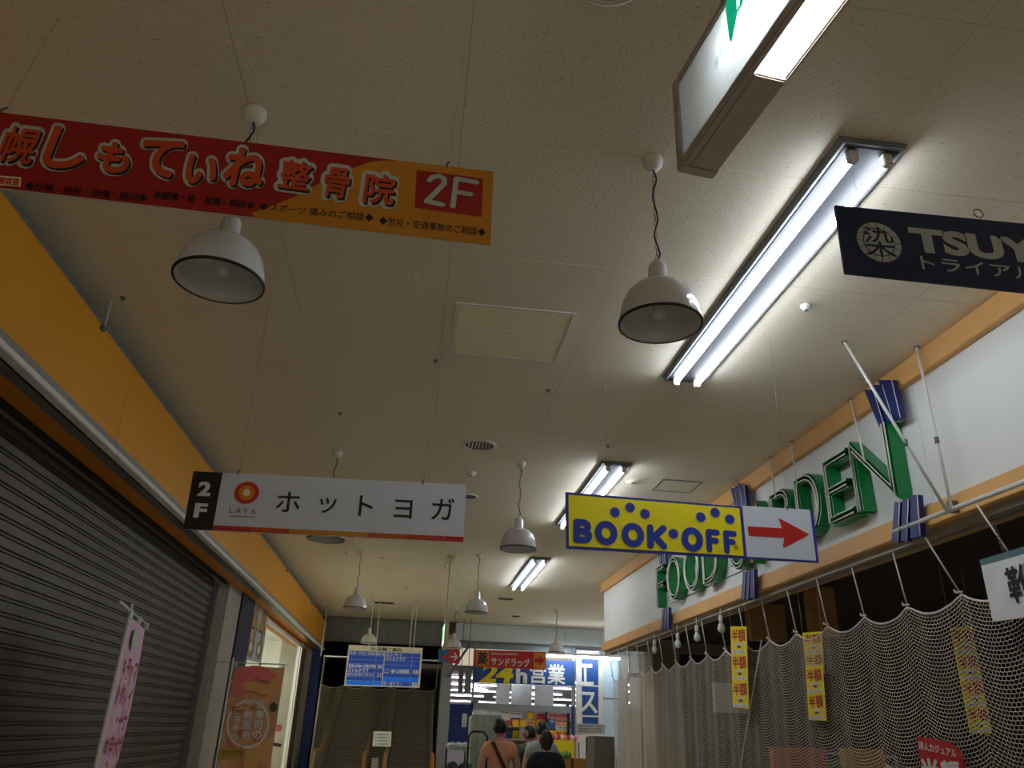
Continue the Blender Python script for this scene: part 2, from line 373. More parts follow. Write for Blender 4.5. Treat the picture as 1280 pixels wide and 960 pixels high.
m_bigblue = mat('big_sign_blue', (34,78,144), 0.45)
t = thing('store_banner', (2.6, YF-0.1, 2.6), 'wide blue panel reading 24h in yellow and white kanji above the store glass', 'sign')
board(t, 'y', YF-0.1, [(592.5,822),(718.5,826),(717.5,857.5),(592,853)], m_bigblue, 0.04)
Print('y', YF-0.1, 0.01).text('24', (602,841), (642,842.5), 25, 0.04, slant=0.15).build('lettering', m_yellow, t, label='yellow numerals')
Print('y', YF-0.1, 0.01).text('h', (645,844), (659,844.5), 20, 0.04).text('営業', (663,841.5), (706,843.5), 24, 0.03).build('lettering', m_print_white, t)
# pillar with the big letters
t = thing('pillar_sign', (fx(735), YF-0.1, 0), 'tall white pillar face with a blue strip of huge white katakana', 'sign')
MB().bb(fx(719.5), fx(748.5), YF-0.1, YF-0.02, 0, 3.4).build('panel', m_paleboard, t)
board(t, 'y', YF-0.104, [(727,822),(748,823),(748,905),(728,905)], m_bigblue, 0.003, 'blue_strip')
Print('y', YF-0.104, 0.008).text('エ', (722,843), (741,843.5), 26, 0.03).text('ス', (723,878), (746,878.5), 26, 0.03).quad((727,856),(748,857),(748,858.6),(727,857.6)).quad((727,894),(748,894.5),(748,896.5),(727,896)).build('lettering', m_print_white, t)
m_pb = mat('pale_blue_panel', (196,222,238), 0.5)
pp = struct('wall_far_panels', MB().bb(fx(748.5), fx(785), YF-0.02, YF+0.05, 0, 3.33), m_pb, label='pale blue wall panels right of the lettered pillar')
MB().bb(fx(748.5), fx(753), YF-0.06, YF-0.02, 0, 3.33).build('post', m_paleboard, pp)
MB().bb(fx(772), fx(784), YF-0.08, YF-0.02, 0, 3.33).build('post', mat('grey_post', (166,170,172), 0.5), pp)
MB().bb(fx(753), fx(772), YF-0.03, YF-0.02, 2.35, 2.37).build('joint', m_grey, pp)
struct('wall_far_right', MB().bb(fx(785), 5.4, YF-0.02, YF+0.05, 0, fz(790, 884)).bb(fx(802), 9, YF-0.02, YF+0.05, 0, 3.4), m_beigewall)
# facade tube lamp
t = thing('facade_lamp', (2.6, 18.9, 3.3), 'long lit white tube in front of the blue 24h panel', 'light')
p, q = at(683, 820, 'y', 18.8), at(775, 823.5, 'y', 18.8)
MB().tube([p, q], 0.024, 8).build('tube', m_tube, t)
MB().bb(p.x, q.x, 18.78, 18.86, p.z+0.04, p.z+0.09).build('housing', m_white, t)
for u in (.1, .9): MB().tube([p.lerp(q,u)+Vector((0,.02,.08)), Vector((p.lerp(q,u).x, 18.82, H))], .008, 6).build('hanger', m_white, t)
# blue board on the left of the store, with notice
t = thing('store_side_board', (fx(575), YF-0.1, 0), 'dark blue board left of the store front behind the roll cage', 'board')
board(t, 'y', YF-0.1, [(561,880),(590,880.5),(588,935),(558,935)], m_blue, 0.04)
board(t, 'y', YF-0.12, [(578,892),(584,892),(583,909),(577,909)], m_print_white, 0.01, 'notice')
# passage: swing leaves and diagonal rail
for k, (a, b, y) in enumerate(((573, 579, 18.6), (581, 589, 18.4))):
    t = MB(); z1 = at(a, 835, 'y', y).z; z0 = at(a, 866, 'y', y).z; xa, xb = at(a, 850, 'y', y).x, at(b, 850, 'y', y).x
    o = t.box(((xa+xb)/2, y, (z0+z1)/2), (xb-xa, 0.03, z1-z0), rz=0.2).build('hanging_board', m_grey)
    MB().tube([((xa+xb)/2, y, z1-.01), ((xa+xb)/2, y, H)], .008, 6).build('hanger', m_grey, o)
    tag(o, 'grey board hanging in the passage beside the store, %s of the pair' % ('left', 'right')[k], 'board')
t = MB().tube([at(560,846,'y',18.5), at(587,806,'y',19.13)], 0.03, 6).build('brace_rail', m_grey); tag(t, 'diagonal grey rail beside the small red arrow sign', 'rail')
# hanging white sheets in the store
for k, (a, b, y) in enumerate(((620,637,22), (639,665,21.5), (668,692,22))):
    o = MB().bb(at(a,870,'y',y).x, at(b,870,'y',y).x, y, y+0.01, at(a,885,'y',y).z, 2.84).build('hanging_sheet', m_print_white)
    tag(o, 'white sheet hanging from the store ceiling behind the glass, %s' % ('left', 'middle', 'right')[k], 'sheet')
# store goods: posters and shelves behind the door glass
YS = 19.9
def colmat(rgb): return mat('print_%02x%02x%02x' % rgb, rgb, 0.55, var=0.04)
P = dict(o=colmat((240,150,40)), r=colmat((208,40,60)), p=colmat((236,130,150)), y=colmat((240,200,40)), w=colmat((236,236,230)), b=colmat((50,96,170)), s=colmat((240,170,130)), g=colmat((90,150,90)), l=colmat((200,180,210)), d=colmat((70,60,60)))
CN = dict(o='orange', r='red', p='pink', y='yellow', w='white', b='blue', s='peach', g='green', l='lilac', d='dark')
ORD = 'first second third fourth fifth sixth seventh eighth ninth tenth eleventh twelfth thirteenth fourteenth fifteenth sixteenth seventeenth eighteenth nineteenth twentieth'.split()
posters = [((685,892,710,898),'p','pink strip poster across the top of the right door glass'), ((686,899,694,911),'b','blue upright poster on the right door glass'),
 ((695,899,710,906),'s','salmon poster beside the blue poster'), ((695,907,710,912),'w','white notice under the salmon poster'), ((685,913,711,920),'y','wide yellow poster with red print on the door glass'),
 ((671,892,681,899),'r','red poster left of the door post'), ((671,900,681,908),'y','small yellow poster below the red poster'), ((659,889,667,898),'o','orange food poster in the middle of the store'),
 ((638,890,652,897),'w','white notice hanging in the store doorway'), ((640,899,649,908),'o','orange round fruit poster, left of two'), ((650,899,657,908),'o','orange round fruit poster, right of two'),
 ((658,901,668,910),'s','peach coloured card in the store doorway'), ((625,888,637,900),'w','white notice above the shelves, at the left')]
for (a, b, c, d), k, lab in posters:
    t = thing('poster', at((a+c)/2, (b+d)/2, 'y', YF+0.03), lab, 'poster', 'posters in the store doorway')
    board(t, 'y', YF+0.03, [(a,b),(c,b+.3),(c,d+.3),(a,d)], P[k], 0.008, 'sheet')
    pr = Print('y', YF+0.03)
    if k == 'o': pr.disc(((a+c)/2, (b+d)/2+1), 0.07); pr.build('picture', P['y'], t)
    elif k == 'y': pr.text('お買得', (a+1, (b+d)/2), (c-1, (b+d)/2+.3), (d-b)*0.6, 0.02).build('lettering', P['r'], t)
    else: pr.text('特価', (a+1, b+2.5), (c-1, b+2.8), 2.6, 0.02).build('lettering', P['d'] if k != 'b' else P['w'], t)
sv = thing('store_shelf', (2.7, YS+0.4, 0), 'white shelf unit packed with small packages inside the store door', 'shelf')
for z in (0.35, 0.75, 1.12, 1.42, 1.70): MB().bb(1.9, 4.0, YS+0.25, YS+0.65, z-0.03, z).build('shelf_board', m_white, sv)
MB().bb(1.9, 4.0, YS+0.65, YS+0.7, 0, 2.05).build('back', m_white, sv)
rr = random.Random(3); ks = 'orpywlsgbw'
for r, z in enumerate((1.12, 1.42, 1.70)):
    x = 1.95
    while x < 3.9:
        wd = rr.uniform(0.08, 0.17); hh = rr.uniform(0.12, 0.24)
        kc = rr.choice(ks); nth = ORD[sum(1 for q in SC.objects if q.get('group') == 'packages on the %s store shelf' % ('lower','middle','top')[r])]
        o = MB().bb(x, x+wd-0.01, YS+0.30, YS+0.42, z+0.001, z+hh).build('package', P[kc])
        tag(o, 'small %s package on the %s store shelf, %s from the left' % (CN[kc], ('lower','middle','top')[r], nth), 'package', 'packages on the %s store shelf' % ('lower','middle','top')[r]); x += wd
t = thing('display_bin', (at(705,930,'y',18.5).x, 18.5, 0), 'yellow display bin of goods before the right door glass', 'bin')
a, b = at(692,925,'y',18.4), at(718,950,'y',18.4)
MB().bb(a.x, b.x, 18.4, 18.8, 0.2, a.z).build('body', m_yellow, t, bevel=0.01)
for k in range(7): MB().lathe([(0,0),(.05,.02),(.05,.08),(0,.12)], (a.x+0.06+k*0.075, 18.55, a.z), 10).build('jar', P['prwprwp'[k]], t)
t = thing('produce_crate', (at(712,955,'y',14).x, 14, 0), 'cardboard box heaped with green leaves beside the dark cabinet', 'box')
a, b = at(697,948,'y',14.0), at(714,960,'y',14.0)
MB().bb(a.x, b.x, 14, 14.35, 0.3, a.z).build('carton', m_card, t)
mb = MB()
for k in range(26):
    c = Vector((rr.uniform(a.x-.02, b.x+.08), rr.uniform(14, 14.3), a.z+rr.uniform(0, 0.09))); c.x = min(c.x, b.x-.03); mb.lathe([(0,-.02),(.05,0),(.035,.025),(0,.035)], c, 7)
mb.build('leaves', mat('leaf_green', (120,160,70), 0.6, var=0.3, scale=20), t, kind='stuff')
o = MB().bb(at(717,948,'y',14).x, at(732,948,'y',14).x, 14.0, 14.35, 0.3, at(715,948,'y',14).z).build('carton', m_card, None, 0.004)
tag(o, 'closed tan cardboard carton right of the box of greens', 'box')
o = MB().bb(at(700,960,'y',13.95).x, at(735,960,'y',13.95).x, 13.95, 14.45, 0, 0.3).build('pallet', m_black, None, 0.004); tag(o, 'low dark platform under the cardboard cartons', 'platform')
t = thing('notice_stand', (at(738,912,'y',15).x, 15, 0), 'grey stand with a wide notice of small print in front of the pillar', 'sign')
board(t, 'y', 15, [(720,904),(757,905.5),(756,917),(720,919)], m_print_white, 0.02)
pr = Print('y', 15)
for k, y in enumerate((907, 910.5, 914)): pr.text('営業時間のお知らせ店内', (722, y), (752, y+0.8), 2.0, 0.01)
pr.build('lettering', m_print_black, t)
MB().tube([(at(724,920,'y',15).x, 15.03, 0.01), (at(724,920,'y',15).x, 15.03, 1.45)], 0.015).tube([(at(752,920,'y',15).x, 15.03, 0.01), (at(752,920,'y',15).x, 15.03, 1.45)], 0.015).build('legs', m_grey, t)
o = MB().bb(at(739,922,'y',15.6).x, at(756,922,'y',15.6).x, 15.6, 16.1, 0, at(739,921,'y',15.6).z).build('cabinet', m_black, None, 0.01); tag(o, 'dark cabinet below the wide notice', 'cabinet')
# covered cart behind the net
t = thing('covered_cart', (at(765,940,'y',12.9).x, 13.6, 0), 'cart under a grey brown cover beyond the net', 'cart')
a, b = at(744,920,'y',12.9), at(768,920,'y',12.9)
mb = MB()
for i in range(8):
    z0, z1 = a.z*(1-i/8), a.z*(1-(i+1)/8); g0, g1 = 0.012*i**1.3, 0.012*(i+1)**1.3
    mb.add([(a.x-g0,12.9-g0,z0),(b.x+g0,12.9-g0,z0),(b.x+g0,13.4+g0,z0),(a.x-g0,13.4+g0,z0),(a.x-g1,12.9-g1,z1),(b.x+g1,12.9-g1,z1),(b.x+g1,13.4+g1,z1),(a.x-g1,13.4+g1,z1)], [(0,1,5,4),(1,2,6,5),(2,3,7,6),(3,0,4,7)])
mb.add([(a.x,12.9,a.z),(b.x,12.9,a.z),(b.x,13.4,a.z),(a.x,13.4,a.z)], [(0,1,2,3)]); mb.build('cover', mat('grey_cover', (118,110,98), 0.8, bump=0.2), t)
# ================================================================== RIGHT WALL
XR = 3.1
rw = struct('wall_right', MB().bb(XR+0.01, XR+0.25, -5, 13.0, 2.84, H).bb(XR+0.01, 5.2, 12.9, 13.0, 2.84, H), m_beigewall)
for a, b in zip([-5, -1.1, 0.7, 2.5, 4.3, 6.1, 7.9, 9.7, 11.5], [-1.1, 0.7, 2.5, 4.3, 6.1, 7.9, 9.7, 11.5, 13.0]):
    MB().bb(XR-0.01, XR+0.01, a+0.0015, b-0.0015, 2.94, 3.76).build('panel', m_paleboard, rw)
bm_ = struct('trim_6', MB().bb(XR-0.06, XR+0.01, -5, 13.02, 3.75, H-0.001), m_beam, bevel=0.004, label='tan beam along the ceiling above the green letters')
struct('trim_7', MB().bb(XR-0.05, XR+0.3, -5, 13.02, 2.82, 2.945), m_beam, bevel=0.004, label='tan beam under the white signboard wall')
struct('trim_8', MB().bb(XR+0.0, XR+0.05, 3.0, 13.0, 2.77, 2.82).bb(XR+0.08, XR+0.12, 3.0, 13.0, 2.77, 2.82), m_beigewall, label='steel curtain track under the tan beam')
# closed shop behind the net
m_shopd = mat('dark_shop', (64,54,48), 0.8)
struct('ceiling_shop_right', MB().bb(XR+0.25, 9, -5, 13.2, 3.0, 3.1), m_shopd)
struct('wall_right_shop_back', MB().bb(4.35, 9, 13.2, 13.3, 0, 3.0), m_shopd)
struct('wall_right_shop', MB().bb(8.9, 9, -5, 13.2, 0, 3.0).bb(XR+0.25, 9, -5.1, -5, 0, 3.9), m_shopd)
m_brown = mat('brown_panel', (196,150,96), 0.7)
def hung(name, a, b, y, m, lab, cat, z0=None, z1=None, d=0.1):
    p, q = at(a[0], a[1], 'y', y), at(b[0], b[1], 'y', y)
    o = MB().bb(p.x, q.x, y, y+d, q.z if z0 is None else z0, p.z if z1 is None else z1).build(name, m, None, 0.003); return tag(o, lab, cat) 
hung('bulkhead_panel', (937,757), (985,802), 8.6, m_brown, 'brown hanging panel in the dark shop, the left one', 'panel', z1=3.0)
hung('bulkhead_panel', (1008,727), (1050,795), 7.4, m_brown, 'brown hanging panel in the dark shop, the right one', 'panel', z1=3.0)
hung('shop_pillar', (816,830), (856,960), 12.6, m_beigewall, 'beige pillar standing just behind the net at its far end', 'pillar', z0=0, z1=3.0, d=0.5)
hung('cloth_board', (893,853), (938,892), 9.4, mat('pale_green_cloth', (150,160,146), 0.8), 'pale grey green board behind the leftmost sale banner', 'board')
o = hung('red_shelf_sign', (966,933), (1040,990), 7.4, colmat((196,84,52)), 'orange red display front low behind the net', 'display', z0=0.2)
o = hung('yellow_display', (1056,935), (1112,990), 6.4, colmat((176,140,40)), 'dull yellow display front low behind the net', 'display', z0=0.2)
# clothes rail with garments in the dark shop
t = thing('clothes_rail', (4.6, 8.5, 0), 'chrome clothes rail in the dark shop behind the net', 'rack')
MB().tube([(4.4,7.3,0.02),(4.4,7.3,1.5),(4.4,9.6,1.5),(4.4,9.6,0.02)], 0.015).build('frame', m_grey, t)
for k in range(10):
    y = 7.5+k*0.2; g = MB()
    g.slab([(4.4, y, 1.45),(4.62, y, 1.36),(4.6, y, 0.8),(4.2, y, 0.8),(4.18, y, 1.36)], (0,-1,0), 0.04)
    tag(g.build('garment', P['wlpdgbswdl'[k]], None, 0.005), '%s garment on the clothes rail behind the net, %s from the near end' % (CN['wlpdgbswdl'[k]], ORD[k]), 'garment', 'garments on the clothes rail')
# ---- neon channel letters
Lz0, Lz1 = 3.06, 3.55
LET = {
 'F': ([[(0,0),(0,1),(1,1)], [(0,.52),(.8,.52)]]),
 'O': ([[(.5+.5*math.cos(a*math.pi/10), .5+.5*math.sin(a*math.pi/10)) for a in range(21)]]),
 'D': ([[(0,0),(0,1)]+[(.4+.6*math.sin(a*math.pi/10), .5+.5*math.cos(a*math.pi/10)) for a in range(11)]+[(0,0)]]),
 'G': ([[(.5+.5*math.cos(a*math.pi/10), .5+.5*math.sin(a*math.pi/10)) for a in range(3,20)]+[(1,.45),(.6,.45)]]),
 'A': ([[(0,0),(.5,1),(1,0)], [(.2,.36),(.8,.36)]]),
 'R': ([[(0,0),(0,1)]+[(.55+.42*math.sin(a*math.pi/8), .75+.25*math.cos(a*math.pi/8)) for a in range(9)]+[(0,.5)], [(.5,.5),(1,0)]]),
 'E': ([[(1,1),(0,1),(0,0),(1,0)], [(0,.5),(.85,.5)]]),
 'N': ([[(0,0),(0,1),(1,0),(1,1)]])}
def letter(ch, y0, y1, lab):
    """y0 = left edge (far), y1 = right edge (near)"""
    t = thing('channel_letter', (3.04, (y0+y1)/2, Lz0), lab, 'letter', 'neon channel letters on the white wall')
    wd = 0.066; back = MB(); tub = MB(); front = MB()
    T = lambda u, x, o=0: Vector((x, y0+(y1-y0)*u[0], Lz0+0.03+(Lz1-Lz0-0.06)*u[1]))
    for poly in LET[ch]:
        pts = [T(u, 0) for u in poly]; n = len(pts); closed = (pts[0]-pts[-1]).length < 1e-4
        if closed: pts = pts[:-1]; n -= 1
        nb = []
        for i, p in enumerate(pts):
            a = pts[i-1] if (i or closed) else p; b = pts[(i+1) % n] if (i < n-1 or closed) else p
            d1 = (p-a).normalized() if (p-a).length > 1e-6 else (b-p).normalized(); d2 = (b-p).normalized() if (b-p).length > 1e-6 else d1
            d = (d1+d2).normalized(); s = Vector((0, -d.z, d.y)); k = 1/max(0.5, d.dot(d1)); nb.append(s*k)
            if not closed and i == 0: pts[0] = p - d*wd/2
            if not closed and i == n-1: pts[-1] = p + d*wd/2
        vs = []
        for p, s in zip(pts, nb):      # trough: rear plate plus two standing returns, open to the front
            for off, x in ((-wd/2, 2.99), (-wd/2, 3.085), (wd/2, 3.085), (wd/2, 2.99), (wd/2-.006, 2.99), (wd/2-.006, 3.078), (-wd/2+.006, 3.078), (-wd/2+.006, 2.99)):
                q = p + s*off; vs.append((x, q.y, q.z))
        fs = []; m = n if closed else n-1
        for i in range(m):
            j = (i+1) % n
            for k in range(8): fs.append((i*8+k, i*8+(k+1)%8, j*8+(k+1)%8, j*8+k))
        if not closed:
            for e in (0, n-1): fs += [(e*8+0, e*8+1, e*8+6, e*8+7), (e*8+1, e*8+2, e*8+5, e*8+6), (e*8+2, e*8+3, e*8+4, e*8+5)]
        back.add(vs, fs)
        for off in (-.017, .017):
            tp = [Vector((2.975, (p+s*off).y, (p+s*off).z)) for p, s in zip(pts, nb)]
            tub.tube(tp, 0.0062, 6, closed=closed)
    back.build('trough', m_green, t); tub.build('neon_tube', m_neon, t)
    for z in (Lz0+0.06, Lz1-0.1): MB().tube([(2.975, y0-.0, z), (3.08, y0-.0, z)], 0.006, 6).build('standoff', m_grey, t)
for ch, a, b, lab in (('F',9.66,9.40,'green neon channel letter F at the far left of the wall sign'), ('O',9.22,8.80,'green neon channel letter O just right of the F'),
    ('O',8.60,8.16,'green neon channel letter O just left of the first D'), ('D',8.00,7.62,'green neon channel letter D ending the first word'),
    ('G',7.27,6.90,'green neon channel letter G half hidden by the yellow sign'), ('A',6.76,6.40,'green neon channel letter A hidden behind the arrow sign'),
    ('R',6.27,5.97,'green neon channel letter R above the arrow sign'), ('D',5.80,5.48,'green neon channel letter D between R and E'),
    ('E',5.32,5.04,'green neon channel letter E beside the last N'), ('N',4.93,4.51,'green neon channel letter N nearest the camera')):
    letter(ch, a, b, lab)
tag(wire(None, (3.085, 9.4, Lz0+0.02), (3.085, 7.0, Lz0+0.02), m_grey, 0.004, 'cable'), 'thin cable running along the feet of the first word letters', 'cable')
def louvre(dy, quads, lab):
    p0 = at(*quads[0][0], 'x', 2.99)
    t = thing('slat_ornament', (3.0, p0.y+dy, p0.z), lab, 'ornament', 'blue slat ornaments around the letters')
    for q in quads:
        pts = [at(*c, 'x', 2.99)+Vector((0, dy, 0)) for c in q]
        MB().slab(pts, (-1,0,0), 0.035).build('slat', m_louv, t)
        e = [p+Vector((-0.003,0,0)) for p in pts]; MB().tube([e[1], e[2]], 0.003, 5).build('neon_tube', m_neon, t)
topq = [[(1080,487),(1092,487.5),(1106,533),(1099,534)], [(1090,481),(1103,481),(1117,526),(1109,528)], [(1097,475),(1115,475),(1126,522),(1119,524)]]
botq = [[(1118,627.5),(1125,627.5),(1123,678),(1114,677.5)], [(1128,623.5),(1136,623.5),(1134,676.5),(1126,676.5)], [(1138,619),(1147,618.5),(1151,670.5),(1138,673)]]
louvre(0, topq, 'three blue slats fanned above the letter N'); louvre(0, botq, 'three blue slats below the letter N')
louvre(2.47, topq, 'three blue slats fanned above the letter G'); louvre(2.47, botq, 'three blue slats below the letter G')
louvre(4.98, topq, 'three blue slats fanned above the letter F'); louvre(4.98, botq, 'three blue slats below the letter F')
# ---- hanging rods on the right wall
def rod(p, q, lab, r=0.008, joint=None, m=None):
    t = thing('hanging_rod', p, lab, 'rod', 'rods hanging from the ceiling'); p, q = Vector(p), Vector(q)
    MB().tube([p, q], r, 8).build('shaft', m or m_white, t)
    MB().lathe([(0,0),(.018,0),(.018,.006),(0,.006)], (p.x, p.y, p.z-0.006), 12).build('flange', m_grey, t)
    if joint: c = p.lerp(q, joint); MB().lathe([(0,-.02),(.013,-.02),(.013,.02),(0,.02)], c, 10).build('coupling', m_grey, t)
rod((2.53, 4.08, H), (2.98, 4.05, 2.84), 'long white rod slanting from the ceiling across the letter N', 0.009, 0.62)
rod((3.0, 4.06, H), (2.99, 4.02, 2.84), 'upright white rod on the blank wall right of the letter N', 0.009, 0.6)
rod((3.03, 4.92, H), (2.99, 4.80, 3.38), 'short rod from the ceiling down to the letter N')
rod((3.02, 5.86, H), (2.99, 5.80, 3.5), 'short rod from the ceiling down to the last letter D')
rod((3.02, 6.28, H), (2.99, 6.20, 3.5), 'short rod from the ceiling down to the letter R')
# curtain rail carrying the net, nearer part on a round rail
t = thing('net_rail', (3.02, 4.0, 2.82), 'round pale rail the near end of the net hangs from', 'rail')
MB().tube([(3.0, 4.62, 2.85), (3.0, -0.5, 2.80)], 0.014, 10).build('tube', m_white, t)
for y in (3.4, 4.05, 4.5): MB().bb(2.995, 3.06, y-0.015, y+0.015, 2.83, 2.90).build('bracket', m_grey, t, 0.003)
# ---- the white net on the right
def seg_mesh(name, A, B, r, m, parent, kind='stuff', n=3):
    A, B = np.asarray(A, float), np.asarray(B, float); o0 = np.array(org(parent)[:]); A = A-o0; B = B-o0
    d = B-A; L = np.linalg.norm(d, axis=1, keepdims=True); d = d/np.maximum(L, 1e-6)
    ref = np.where(np.abs(d[:, 2:3]) > 0.9, np.array([[1.0,0,0]]), np.array([[0,0,1.0]])); u = np.cross(d, ref); u /= np.linalg.norm(u, axis=1, keepdims=True); v = np.cross(d, u)
    N = len(A); vs = np.zeros((N, 2*n, 3)); r = np.broadcast_to(np.asarray(r, float).reshape(-1, 1), (N, 1))
    for k in range(n):
        a = 2*math.pi*k/n; o = (u*math.cos(a)+v*math.sin(a))*r; vs[:, k] = A+o; vs[:, n+k] = B+o
    base = np.arange(N)[:, None]*2*n; fs = np.concatenate([base+np.array([[k, (k+1) % n, n+(k+1) % n, n+k]]) for k in range(n)], axis=1).reshape(-1)
    me = bpy.data.meshes.new(name); me.vertices.add(N*2*n); me.vertices.foreach_set('co', vs.reshape(-1))
    nf = N*n; me.loops.add(nf*4); me.loops.foreach_set('vertex_index', fs.astype(np.int32)); me.polygons.add(nf)
    me.polygons.foreach_set('loop_start', np.arange(nf, dtype=np.int32)*4); me.update(calc_edges=True); me.materials.append(m)
    o = bpy.data.objects.new(name, me); COL.objects.link(o); o.parent = parent; ORG[o] = org(parent)
    if kind: o['kind'] = kind
    return o
def make_net(parent, P, s0, s1, peaks, ztop, sag, zbot, ds, dz, r, m, decay=0.8):
    """hexagonal net: P(s, z) gives the point; rows wave with the scalloped head rope"""
    ns = int((s1-s0)/ds); nr = int((ztop-zbot)/dz); S = s0+np.arange(ns+1)*ds
    pk = np.asarray(peaks); gap = np.zeros_like(S)
    for i, s in enumerate(S):
        k = np.searchsorted(pk, s); a = pk[max(0, k-1)]; b = pk[min(len(pk)-1, k)]
        gap[i] = 0 if b == a else 4*((s-a)/(b-a))*(1-(s-a)/(b-a))
    A, B, RR = [], [], []
    Z = lambda j: ztop - sag*gap*math.exp(-decay*j/nr) - j*dz
    for j in range(nr+1):
        z = Z(j); zz = z + np.where((np.arange(ns+1)//1 + j) % 2 == 0, dz*0.06, -dz*0.06)
        pts = P(S, zz); A.append(pts[:-1]); B.append(pts[1:]); RR.append(np.full(ns, r))
        if j < nr:
            z2 = Z(j+1) + np.where((np.arange(ns+1)//1 + j+1) % 2 == 0, dz*0.06, -dz*0.06); p2 = P(S, z2)
            sel = (np.arange(ns+1)+j) % 2 == 1; A.append(pts[sel]); B.append(p2[sel]); RR.append(np.full(int(sel.sum()), r*.62))
    o = seg_mesh('netting', np.concatenate(A), np.concatenate(B), np.concatenate(RR), m, parent)
    head = P(S, Z(0)); return o, [Vector(p) for p in head]
peaks = [3.25, 3.78]+[4.31+0.527*k for k in range(-0, 17)]
t = thing('hanging_net', (3.15, 7.0, 0), 'long white knotted net closing off the dark shop under the green letters', 'net')
PR = lambda S, Z: np.stack([3.15+0.005*np.sin(S*12)+0.003*np.sin(S*31+Z*2), S, Z], 1)
_, head = make_net(t, PR, 2.9, peaks[-1], [2.72]+peaks, 2.42, 0.075, 0.05, 0.0155, 0.022, 0.0021, m_net, 0.4)
MB().tube(head[::3], 0.0075, 6).build('head_rope', m_rope, t)
for k, y in enumerate(peaks):
    p = Vector(PR(np.array([y]), np.array([2.42]))[0]); top = Vector((3.11 if y > 4.6 else 3.0, y + (0.0 if y > 4.6 else 0.05), 2.78 if y > 4.6 else 2.82))
    MB().tube([top, p], 0.0055, 6).build('cord', m_rope, t)
    MB().tube([p+Vector((0,-.02,.01)), p+Vector((-.01,.03,.012)), p+Vector((0,.05,.03))], 0.006, 5).build('knot', m_rope, t)
A = at(952,800,'x',3.12); B = at(925,960,'x',3.12)
tag(wire(None, A, B, m_rope, 0.006, 'cord'), 'white cord running down the net left of the middle sale banner', 'cord')
# bare bulbs on the rail
for k, (px, py, lab) in enumerate(((818,805,'farthest'), (847,797,'second farthest'), (871,788,'third farthest'), (901,776,'nearest'))):
    c = at(px, py, 'x', 3.0); t = thing('hanging_bulb', (c.x, c.y, c.z), 'clear bare bulb hanging by the net rail, the %s of four' % lab, 'bulb', 'bulbs along the net rail')
    MB().tube([(c.x, c.y, 2.78), (c.x, c.y, c.z+0.02)], 0.004, 6).build('cable', m_rope, t)
    MB().lathe([(0,.05),(.018,.05),(.022,0.0),(.02,-.02),(0,-.02)], c, 14).build('socket', m_white, t)
    MB().lathe([(.014,-.015),(.02,-.03),(.034,-.055),(.038,-.075),(.032,-.1),(.015,-.112),(0,-.115)], c, 18).build('glass_bulb', mat('bulb_glass', (210,214,214), 0.08, var=0.02), t)
# white hanging sign at the right edge
t = thing('hanging_sign', at(1250, 700, 'x', 3.03), 'white hanging sign with a black kanji at the right edge of the net', 'sign')
board(t, 'x', 3.03, [(1226,706),(1330,676),(1330,765),(1241,777)], m_print_white, 0.02)
board(t, 'x', 3.028, [(1224,700),(1330,668),(1330,678),(1226,707)], mat('teal_band', (86,116,120), 0.5), 0.03, 'top_band')
Print('x', 3.03, 0.006).text('靴', (1261,733), (1297,723), 44, 0.02).build('lettering', m_print_black, t)
for a, b in (((1243,656),(1255,691)), ((1300,640),(1316,673))):
    A, B = at(*a, 'x', 3.0), at(*b, 'x', 3.03)
    c = MB(); n = 9
    for k in range(n):
        p, q = A.lerp(B, k/n), A.lerp(B, (k+0.8)/n); mid = (p+q)/2; h = (q-p).length/2
        u = Vector((0,1,0)) if k % 2 else Vector((1,0,0)); c.tube([mid + (p-mid)*math.cos(a2)*1.15 + u*math.sin(a2)*0.008 for a2 in [i*math.pi/4 for i in range(8)]], 0.002, 5, closed=True)
    c.build('chain', m_grey, t)
# sale banners
m_bannery = mat('banner_yellow', (255,228,10), 0.5)
def sale_banner(ax, val, q, n, lab, t=None, top=2.78):
    if t is None:
        t = thing('sale_banner', at(*q[0], ax, val), lab, 'banner', 'yellow half price banners')
    L = lambda u, v: (q[0][0]+(q[1][0]-q[0][0])*u+(q[3][0]-q[0][0])*v, q[0][1]+(q[1][1]-q[0][1])*u+(q[3][1]-q[0][1])*v)
    board(t, ax, val, q, m_bannery, 0.004)
    if top:
        for c in q[:2]: c = at(*c, ax, val); MB().tube([c, Vector((c.x, c.y, top))], 0.0015, 5).build('string', m_rope, t)
    red = Print(ax, val, 0.003); wh = Print(ax, val, 0.003); dk = Print(ax, val, 0.003)
    for k in range(n):
        a, b = k/n, (k+1)/n; f = lambda v: a+(b-a)*v; h = abs(q[3][1]-q[0][1])/n
        red.text('半額', L(.08, f(.33)), L(.92, f(.33)), h*0.44, 0.03)
        wh.quad(L(.06, f(.88)), L(.94, f(.88)), L(.94, f(.99)), L(.06, f(.99))); wh.quad(L(.3, f(.62)), L(.75, f(.62)), L(.75, f(.70)), L(.3, f(.70)))
        dk.text('セール', L(.15, f(.935)), L(.85, f(.935)), h*0.07, 0.02); dk.quad(L(.42, f(.72)), L(.62, f(.72)), L(.62, f(.80)), L(.42, f(.80)))
    red.build('lettering', m_red, t); wh.build('white_band', m_print_white, t); dk.build('small_print', m_louv, t)
    return t
sale_banner('x', 3.06, [(913,783),(933,783),(936,886),(916,884)], 3, 'yellow and red half price banner, the farthest of three, hanging in front of the net')
tb = sale_banner('x', 3.22, [(1003,791),(1027,789),(1030,842),(1008,843)], 2, 'yellow half price banner upper half dimmed behind the net, middle of three', top=2.8)
sale_banner('x', 3.10, [(1007,834),(1028,832),(1033,901),(1011,900)], 2, '', tb, 0)
